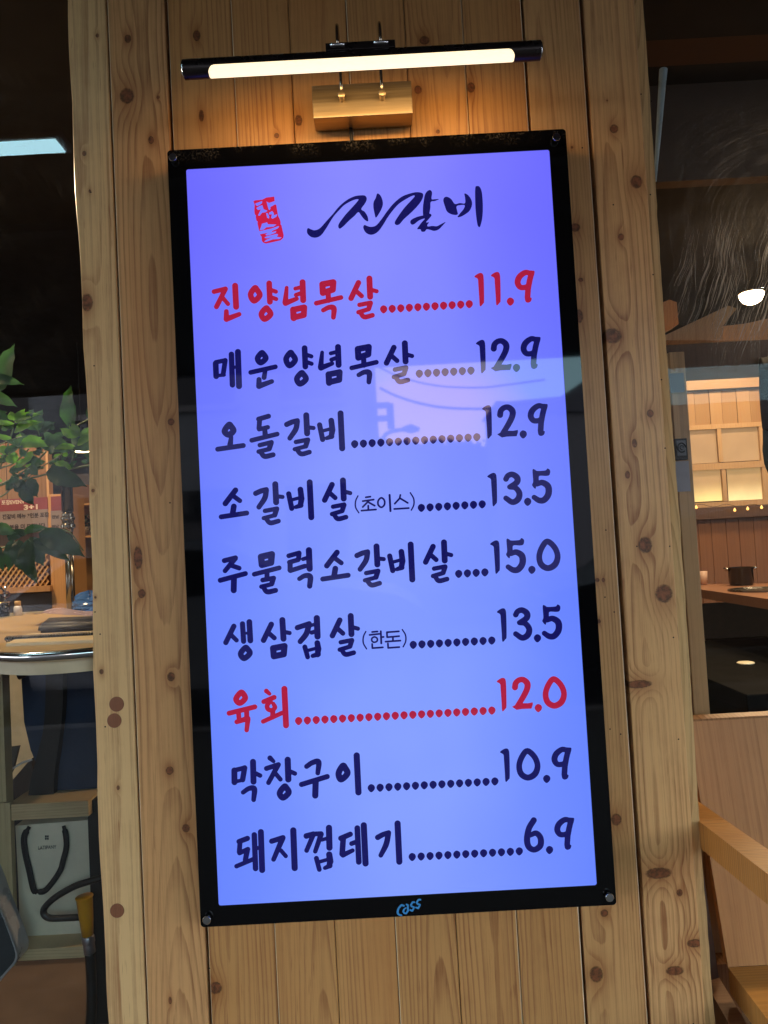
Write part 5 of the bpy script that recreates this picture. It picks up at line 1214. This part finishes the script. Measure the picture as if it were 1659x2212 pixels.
stem([(70, 1150), (110, 1143), (150, 1150), (180, 1190)], 0.0016, 0.36)
stem([(-40, 1190), (40, 1178), (120, 1168)], 0.0020, 0.36)
stem([(-30, 1060), (-70, 1300), (-80, 1600), (-85, 2300)], 0.006, 0.40)
L = leaf
# upper left big leaves
L(-32, 862, 31, 742, 26, LMs, bend=-0.4); L(-30, 822, 54, 832, 12, LMs, 0.35, bend=0.25); L(-30, 862, 38, 880, 14, LMs, 0.36, bend=0.5); L(-25, 898, 25, 908, 13, LMd, 0.40, bend=0.4)
# single upright leaf and the one on the right
L(157, 929, 153, 832, 17, LMm, 0.36, bend=0.15, wave=0.25); L(156, 935, 214, 972, 19, LMs, 0.36, bend=-0.35, wave=0.15); L(205, 915, 196, 868, 10, LMd, 0.38)
L(90, 956, 160, 975, 20, LMs, 0.36, bend=0.3, wave=0.22); L(82, 930, 62, 885, 17, LMm, 0.37, bend=0.2); L(84, 930, 92, 884, 13, LMs, 0.355, wave=0.25); L(86, 935, 120, 912, 11, LMd, 0.37, bend=0.3)
L(80, 945, 20, 965, 13, LMs, 0.36, bend=0.2, wave=0.2)
# bright young leaves
L(33, 907, 22, 888, 9, LMb, 0.35); L(33, 907, 54, 883, 9, LMb, 0.35, bend=-0.4); L(33, 913, 90, 895, 8, LMb, 0.35, bend=0.35); L(31, 915, -18, 906, 6, LMb, 0.35); L(30, 935, 92, 911, 9, LMb, 0.35, bend=0.3, wave=0.25)
L(26, 947, -15, 935, 6, LMb, 0.35, bend=0.3); L(45, 958, 108, 966, 14, LMb, 0.35, bend=0.45, wave=0.15); L(42, 965, 100, 952, 9, LMb, 0.355, bend=0.2); L(10, 980, 46, 966, 9, LMm, 0.35); L(12, 990, 40, 1000, 9, LMb, 0.35)
L(60, 985, 42, 968, 8, LMm, 0.36); L(58, 992, 30, 1010, 8, LMb, 0.35); L(66, 1005, 100, 998, 10, LMm, 0.35, bend=0.3, wave=0.25); L(62, 1008, 84, 1028, 11, LMs, 0.35); L(64, 1010, 54, 1030, 7, LMm, 0.35); L(0, 1000, -20, 985, 9, LMb, 0.35); L(5, 1040, -18, 1028, 6, LMb, 0.35)
L(171, 942, 129, 925, 10, LMb, 0.35, bend=0.25, wave=0.2); L(171, 942, 150, 914, 11, LMb, 0.35, bend=-0.2); L(172, 944, 215, 928, 9, LMb, 0.35, bend=0.25); L(167, 962, 212, 942, 8, LMb, 0.345, bend=0.35); L(166, 967, 114, 972, 7, LMb, 0.35, bend=-0.35); L(155, 1012, 115, 1000, 9, LMb, 0.345, bend=-0.25); L(152, 1012, 168, 994, 5, LMm, 0.35)
L(205, 985, 178, 980, 6, LMm, 0.36); L(112, 950, 150, 936, 7, LMm, 0.37); L(20, 1020, 60, 1010, 8, LMm, 0.37)
L(50, 1000, 88, 990, 9, LMd, 0.38); L(0, 965, 20, 985, 9, LMb, 0.352); L(70, 975, 52, 1002, 8, LMb, 0.352); L(96, 945, 112, 936, 8, LMs, 0.372)
# many more small leaves along the stems
for (cx_, cy_, n_) in ((20, 925, 7), (60, 950, 8), (20, 1000, 8), (75, 985, 8), (110, 1000, 6), (150, 990, 6), (185, 985, 6), (40, 1040, 7), (110, 940, 5), (160, 945, 4)):
    for _ in range(n_):
        ax0, ay0 = cx_+rnd.gauss(0, 20), cy_+rnd.gauss(0, 14); an = rnd.uniform(-0.6, 3.7); ln = rnd.uniform(14, 30)
        L(ax0, ay0, ax0+ln*math.cos(an), ay0-ln*0.75*math.sin(an), rnd.uniform(3.5, 7.5), rnd.choice([LMb, LMm, LMd, LMd, LMs]), rnd.uniform(0.345, 0.43), bend=rnd.uniform(-0.4, 0.5), wave=0.22)
stem([(40, 1050), (85, 1012), (128, 985), (150, 962)], 0.0013); stem([(0, 960), (40, 945), (80, 940)], 0.0013); stem([(60, 1032), (52, 1010), (66, 985)], 0.0012)
# dark lower leaves
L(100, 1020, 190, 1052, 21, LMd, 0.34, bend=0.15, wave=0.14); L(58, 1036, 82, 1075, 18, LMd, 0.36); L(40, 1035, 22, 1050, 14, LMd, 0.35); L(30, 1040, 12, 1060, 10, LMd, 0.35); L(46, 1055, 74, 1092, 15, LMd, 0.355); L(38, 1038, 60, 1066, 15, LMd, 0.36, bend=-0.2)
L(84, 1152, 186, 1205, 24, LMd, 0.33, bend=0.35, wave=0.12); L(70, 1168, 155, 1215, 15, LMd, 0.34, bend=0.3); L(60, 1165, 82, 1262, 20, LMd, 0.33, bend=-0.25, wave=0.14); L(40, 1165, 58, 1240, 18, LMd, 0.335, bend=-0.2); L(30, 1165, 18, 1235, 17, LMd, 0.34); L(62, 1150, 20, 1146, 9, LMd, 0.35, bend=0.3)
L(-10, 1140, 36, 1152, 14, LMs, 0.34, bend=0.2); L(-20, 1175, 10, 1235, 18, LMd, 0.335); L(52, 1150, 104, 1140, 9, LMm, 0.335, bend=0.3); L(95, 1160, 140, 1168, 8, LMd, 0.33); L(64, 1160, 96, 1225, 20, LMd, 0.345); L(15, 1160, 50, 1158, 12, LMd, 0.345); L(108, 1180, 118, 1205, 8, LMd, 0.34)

# ================================================================== bench chair outside, right of the pillar
chair = thing('wooden_armchair', 'brown wooden armchair with a plywood back standing right of the pillar', 'chair', (at(1600, 2000, 0.0).x, 0.0, 0.0))
SZ = 0.42
bl = at_z(1573, 2089, SZ); tlp = at(1485, 1559, bl.y+0.085)
trp = at(1659, 1547.5, tlp.y+0.0); dirx = (trp-tlp).normalized()
dirx = Vector((dirx.x, 0.0, 0.0)).normalized()
wch = 0.50
pn_ = [tlp, tlp+dirx*wch, bl+dirx*wch, bl]
prism(pn_, (0, 0.018, 0.003), 'backrest', oakp, chair)
MB().obox(tlp+Vector((-0.002, -0.001, 0.0)), dirx*(wch+0.004), (0, 0.022, 0.003), (0, 0, 0.004)).build('top_edge', oak, chair)
MB().obox(bl+Vector((-0.022, 0.016, -0.42)), (0.020, 0, 0), (0, 0.05, 0), (tlp-bl)+Vector((0, 0.03, 0.40))).build('rear_post', oak, chair)
AZ = 0.711
e0, e1, e2, e3 = at_z(1491-22, 1719-15, AZ), at_z(1659, 1835, AZ), at_z(1659, 1892, AZ), at_z(1491-20, 1759-15, AZ)
ext = (e1-e0)*0.55
arm = prism([e0, e1+ext, e2+ext, e3], (0, 0, -0.045), 'armrest', wood('arm_oak', (), ax='yx', seed=88, spacing=0.006, light=(0.55,0.25,0.060), dark=(0.27,0.10,0.03), contrast=0.7, rough=0.28), chair)
s0_, s1_, s2_ = at_z(1573, 2090, SZ), at_z(1659, 2204, SZ), at_z(1659, 2083, SZ)
sd_ = (s1_-s0_); s1x = s0_+sd_*2.4
prism([s0_, s1x, s1x+Vector((wch, 0.0, 0)), s0_+Vector((wch, 0.0, 0))], (0, 0, -0.045), 'seat', wood('seat_oak', (), ax='yx', seed=89, spacing=0.008, light=(0.52,0.26,0.070), dark=(0.28,0.12,0.035), contrast=0.5, rough=0.28), chair)
# front leg, lower rails, dark side board
MB().obox(Vector((e2.x+ext.x*0.6, e2.y+ext.y*0.6, 0.0)), (0.045, 0, 0), (0, 0.045, 0), (0, 0, AZ-0.046)).build('leg', oak, chair)
g0, g1_ = at_z(1519, 2113, 0.36), at_z(1585, 2230, 0.36)
MB().obox(g0, g1_-g0, (0.030, 0.004, 0), (0, 0, -0.05)).build('side_rail', wood('rail_oak', (), ax='yx', seed=90, spacing=0.008, light=(0.30,0.17,0.10), dark=(0.18,0.09,0.05), contrast=0.4), chair)
px_poly([(1492, 1812), (1499, 1822), (1511, 1830), (1553, 2112), (1521, 2122), (1500, 1990)], bl.y+0.04, 0.02, 'side_board', plain('dark_brown_board', (0.12, 0.07, 0.055), 0.5), chair)
MB().obox(Vector((bl.x+0.02, bl.y+0.10, 0)), (0.04, 0, 0), (0, 0.04, 0), (0, 0, 0.37)).build('leg', oak, chair)

# ================================================================== THE STREET (seen mirrored in the board and the glass)
def asph():
    M = Mat('asphalt'); x, y, z = M.xyz(); n = M.noise(M._o, 60, 5, 0.7); p_ = M.noise(M._o, 0.6, 4, 0.6)
    M.set('Base Color', M.mul(M.mix(n.sstep(0.3, 0.7), (0.035, 0.035, 0.037), (0.07, 0.068, 0.066)), p_.sstep(0.3, 0.7, 0.8, 1.2))); M.set('Roughness', 0.85); M.bump(n, 0.4, 0.01); return M.m
tag(MB().box((-300, -400, -0.5), (300, 300, -0.13)).build('ground', plain('earth', (0.06, 0.055, 0.045), 0.9)), kind='structure')
tag(MB().box((-120, -11.0, -0.12), (120, -4.2, -0.115)).build('road', asph()), kind='structure')
pav = MB(); pvm = plain('paving', (0.085, 0.08, 0.075), 0.8, bump=0.3)
tag(pav.box((-120, -4.05, -0.12), (120, 0.13, 0.0)).build('pavement', pvm), kind='structure')
tag(MB().box((-120, -4.2, -0.12), (120, -4.055, 0.006)).build('kerb', plain('kerb_stone', (0.26, 0.25, 0.24), 0.8)), kind='structure')
tag(MB().box((-120, -13.0, -0.12), (120, -11.0, 0.0)).build('pavement', pvm), kind='structure')
# canopy
cn = thing('awning', 'dark flat shop awning over the pavement with a cool strip lamp', 'awning', (0, -1.8, 2.34))
MB().box((-7, -1.06, 2.355), (7, 0.02, 2.40)).build('inner_soffit', plain('soffit_brown', (0.09, 0.075, 0.065), 0.7), cn)
MB().box((-7, -3.66, 2.36), (7, -1.065, 2.42)).build('outer_soffit', plain('soffit_dark', (0.03, 0.03, 0.032), 0.7), cn)
MB().box((-7, -1.10, 2.325), (7, -1.04, 2.354)).build('cross_beam', plain('beam_grey', (0.10, 0.10, 0.11), 0.5, 0.5), cn)
MB().box((-7, -3.70, 2.337), (7, -3.661, 2.50)).build('fascia', plain('fascia', (0.05, 0.05, 0.055), 0.5), cn)
for x_ in (-6.6, 6.6): MB().box((x_-0.04, -3.64, 0.0), (x_+0.04, -3.56, 2.358)).build('post', black, cn)
M = Mat('cool_tube'); M.set('Emission Color', (0.50, 0.88, 1.0)); M.set('Emission Strength', 15.0)
ls = thing('strip_lamp', 'cool white strip lamp under the awning mirrored in the left window', 'strip lamp', (-1.55, -0.62, 2.34))
MB().box((-2.3, -0.575, 2.339), (-0.81, -0.485, 2.3545), bev=0.003).build('tray', plain('white_tray', (0.5, 0.5, 0.5), 0.4), ls)
MB().box((-2.28, -0.562, 2.334), (-0.83, -0.498, 2.3388)).build('diffuser', M.m, ls)
tag(MB().box((-7, 0.02, 2.402), (7, 7.2, 6.5)).build('upper_facade', plain('upper_render', (0.20, 0.18, 0.17), 0.8)), 'plain rendered storey above the shop front', 'building')

def facade(name, label, x0, x1, Y, h, col, rows, cols, depth=8, seed=1):
    t = thing(name, label, 'building', ((x0+x1)/2, Y-depth/2, 0))
    MB().box((x0, Y-depth, 0), (x1, Y, h)).build('wall', plain(name+'_render%d' % seed, col, 0.8, var=0.2, scale=1.0), t)
    gm = plain('street_glass', (0.02, 0.025, 0.03), 0.08); fmm = plain('window_trim', (0.32, 0.32, 0.32), 0.5)
    for r in range(rows):
        for c_ in range(cols):
            w_ = (x1-x0)/cols; xa2 = x0+w_*(c_+0.22); xb2 = x0+w_*(c_+0.78); za2 = 1.0+r*3.0; zb2 = za2+1.4
            if zb2 > h-0.3: continue
            wo_ = MB().box((xa2, Y-0.05, za2), (xb2, Y+0.02, zb2)).build('window', gm, t)
            MB().box((xa2-0.06, Y+0.001, za2-0.12), (xb2+0.06, Y+0.10, za2-0.005)).build('sill', fmm, wo_)
    return t
lx = mir(300, 1000, -12.5).x; rx_ = mir(793, 1000, -12.5).x
facade('apartment_block', 'grey apartment block opposite the shop, nearest the utility pole', lx-8, rx_, -13.2, 9.0, (0.36, 0.40, 0.43), 3, 6, seed=1)
hx0 = mir(1064, 900, -15).x; hx1 = mir(1340, 900, -15).x
h = thing('tiled_house', 'dark house with a sloping roof opposite the shop on the right', 'building', ((hx0+hx1)/2, -18, 0))
hz = mir(1062, 888, -15).z
MB().box((hx0, -16.2, 0), (hx1+8, -15, hz)).build('wall', plain('house_wall', (0.40, 0.42, 0.46), 0.8), h)
ys = [(1058, 888), (1072, 866), (1098, 867), (1212, 856), (1262, 822), (1420, 800), (1420, 890)]
prism([mir(a, b, -14.9) for a, b in ys], (0, -1.4, 0), 'roof', plain('roof_dark', (0.20, 0.22, 0.26), 0.6), h)
# far wood between the buildings
hp = [mir(a, b, -43) for a, b in ((200, 1010), (500, 1000), (720, 985), (900, 984), (1060, 992), (1300, 1000), (1600, 1010))]
hp = [Vector((q.x, -43, q.z)) for q in hp]; hp = [Vector((hp[0].x, -43, -0.13))]+hp+[Vector((hp[-1].x, -43, -0.13))]
tag(prism(hp, (0, -30, 0), 'hill', plain('hill_scrub', (0.03, 0.038, 0.025), 0.9)), kind='structure')
rnd = random.Random(60); v = []; f = []
for k in range(60):
    px = 700+k*9; top_ = mir(px, 972+8*math.sin(k*0.9)+6*math.sin(k*2.3), -40)
    for j in range(110):
        zz_ = top_.z*(1-rnd.random()**2.2); q = Vector((top_.x+rnd.gauss(0, 0.28), -40+rnd.uniform(-1.5, 1.5), zz_)); a_ = Vector((rnd.uniform(-1, 1), rnd.uniform(-1, 1), rnd.uniform(-1, 1)))*0.30; b_ = Vector((rnd.uniform(-1, 1), rnd.uniform(-1, 1), rnd.uniform(-1, 1)))*0.30
        n = len(v); v += [q-a_, q+b_, q+a_, q-b_]; f.append((n, n+1, n+2, n+3))
tag(mesh_obj('wood_edge', v, f, plain('far_foliage', (0.035, 0.05, 0.03), 0.8)), 'dark mass of trees far behind the houses across the road', 'trees', kind='stuff')
up = mir(846, 900, -11.5)
pole = thing('utility_pole', 'concrete utility pole with two cross arms and a curved street lamp', 'utility pole', (mir(799, 900, -11.6).x, -11.6, 0))
conc = plain('pole_concrete', (0.20, 0.20, 0.20), 0.8)
px_ = mir(799, 900, -11.6).x
MB().tube([(px_, -11.6, 0.0), (px_, -11.6, 9.0)], [0.15, 0.10], 16).build('shaft', conc, pole, True)
for py in (884, 912):
    a, b = mir(799, py, -11.5), mir(842, py-2, -11.5); MB().obox(a, (b-a).x*Vector((1, 0, 0)), (0, 0.08, 0), (0, 0, 0.09)).build('cross_arm', plain('galvanised', (0.12, 0.13, 0.14), 0.5, 0.4), pole)
a, b = mir(842, 872, -11.45), mir(843, 926, -11.45); MB().tube([a, Vector((a.x, a.y, b.z))], 0.06, 10).build('insulator_bar', black, pole, True)
lpp = [mir(a, b, -11.5) for a, b in ((808, 962), (822, 952), (834, 938), (850, 931), (880, 927))]; lpp[0].x = px_
MB().tube([Vector(q) for q in catmull(lpp, False, 5)], 0.035, 10).build('lamp_arm', conc, pole, True)
a = mir(888, 926, -11.5); MB().tube([a-Vector((0.14, 0, 0.0)), a, a+Vector((0.14, 0, -0.02))], [0.04, 0.08, 0.03], 12).build('lamp_head', black, pole, True)
for dz_, r__ in ((0, 0.022), (0.35, 0.016)):
    wp_ = [mir(a, b, -11.3) for a, b in ((820, 838), (858, 856), (910, 872), (966, 881), (1042, 883), (1090, 878), (1180, 866))]
    tag(MB().tube([Vector(q)+Vector((0, 0, dz_)) for q in catmull(wp_, False, 5)], r__, 6).build('overhead_wire', black), ['lower black overhead wire sagging from the utility pole', 'upper black overhead wire sagging from the utility pole'][int(dz_ > 0)], 'wire')

def car(x, y, label, col, sx=1):
    t = thing('parked_car', label, 'car', (x, y, -0.115)); g = -0.115
    prof = [(-2.15, 0.35), (-2.2, 0.62), (-2.05, 0.86), (-1.35, 0.98), (-0.75, 1.40), (-0.2, 1.47), (0.6, 1.42), (1.2, 1.05), (1.95, 0.93), (2.2, 0.78), (2.22, 0.40), (2.0, 0.28), (-2.0, 0.28)]
    paint = plain('paint_'+label.split()[0], col, 0.2, 0.3, var=0.04); gl = plain('car_glass', (0.01, 0.012, 0.014), 0.04)
    P = [(x+a*sx, b+g) for a, b in prof]; bm = bmesh.new(); rows_ = []
    for yo, inset in ((-0.86, 0.05), (-0.80, 0.0), (0.80, 0.0), (0.86, 0.05)):
        rows_.append([bm.verts.new((a, y+yo*(1-0.10*max(0, (b-g-0.9)/0.6)), b)) for a, b in P])
    n = len(P)
    for i in range(3):
        for j in range(n): bm.faces.new((rows_[i][j], rows_[i][(j+1) % n], rows_[i+1][(j+1) % n], rows_[i+1][j]))
    bm.faces.new(rows_[0][::-1]); bm.faces.new(rows_[3]); bmesh.ops.recalc_face_normals(bm, faces=bm.faces)
    bmesh.ops.bevel(bm, geom=[e_ for e_ in bm.edges], offset=0.035, segments=2, affect='EDGES')
    autosmooth(MB().bm(bm).build('body', paint, t), 35)
    for s_ in (-1, 1):
        yo = y+s_*0.868
        for wpoly in ([(-1.22, 0.98), (-0.70, 1.32), (-0.12, 1.38), (-0.12, 0.98)], [(-0.05, 0.98), (-0.05, 1.385), (0.55, 1.34), (1.02, 1.02)]):
            prism([(x+a*sx, yo-s_*0.055*(b-0.9)/0.5, b+g) for a, b in wpoly], (0, -s_*0.02, 0), 'side_window', gl, t)
    for wx in (-1.35, 1.35):
        for s_ in (-1, 1):
            MB().lathe((x+wx*sx, y+s_*0.78, 0.31+g), [(0.31, -0.11), (0.32, -0.08), (0.32, 0.08), (0.31, 0.11)], 28, axis='Y').build('wheel', black, t, True)
            MB().lathe((x+wx*sx, y+s_*0.78, 0.31+g), [(0.19, -0.12), (0.19, 0.12)], 20, axis='Y').build('hubcap', steel, t)
    for s_ in (-0.6, 0.6):
        MB().box((x+(2.12*sx), y+s_-0.16, 0.62+g), (x+2.225*sx, y+s_+0.16, 0.74+g)).build('headlight', plain('lamp_clear', (0.5, 0.5, 0.5), 0.1), t)
    return t
car(-1.9, -5.6, 'silver sedan parked by the kerb opposite the menu board', (0.60, 0.66, 0.72))
car(3.3, -5.7, 'black sedan parked by the kerb behind the silver one', (0.012, 0.012, 0.014))
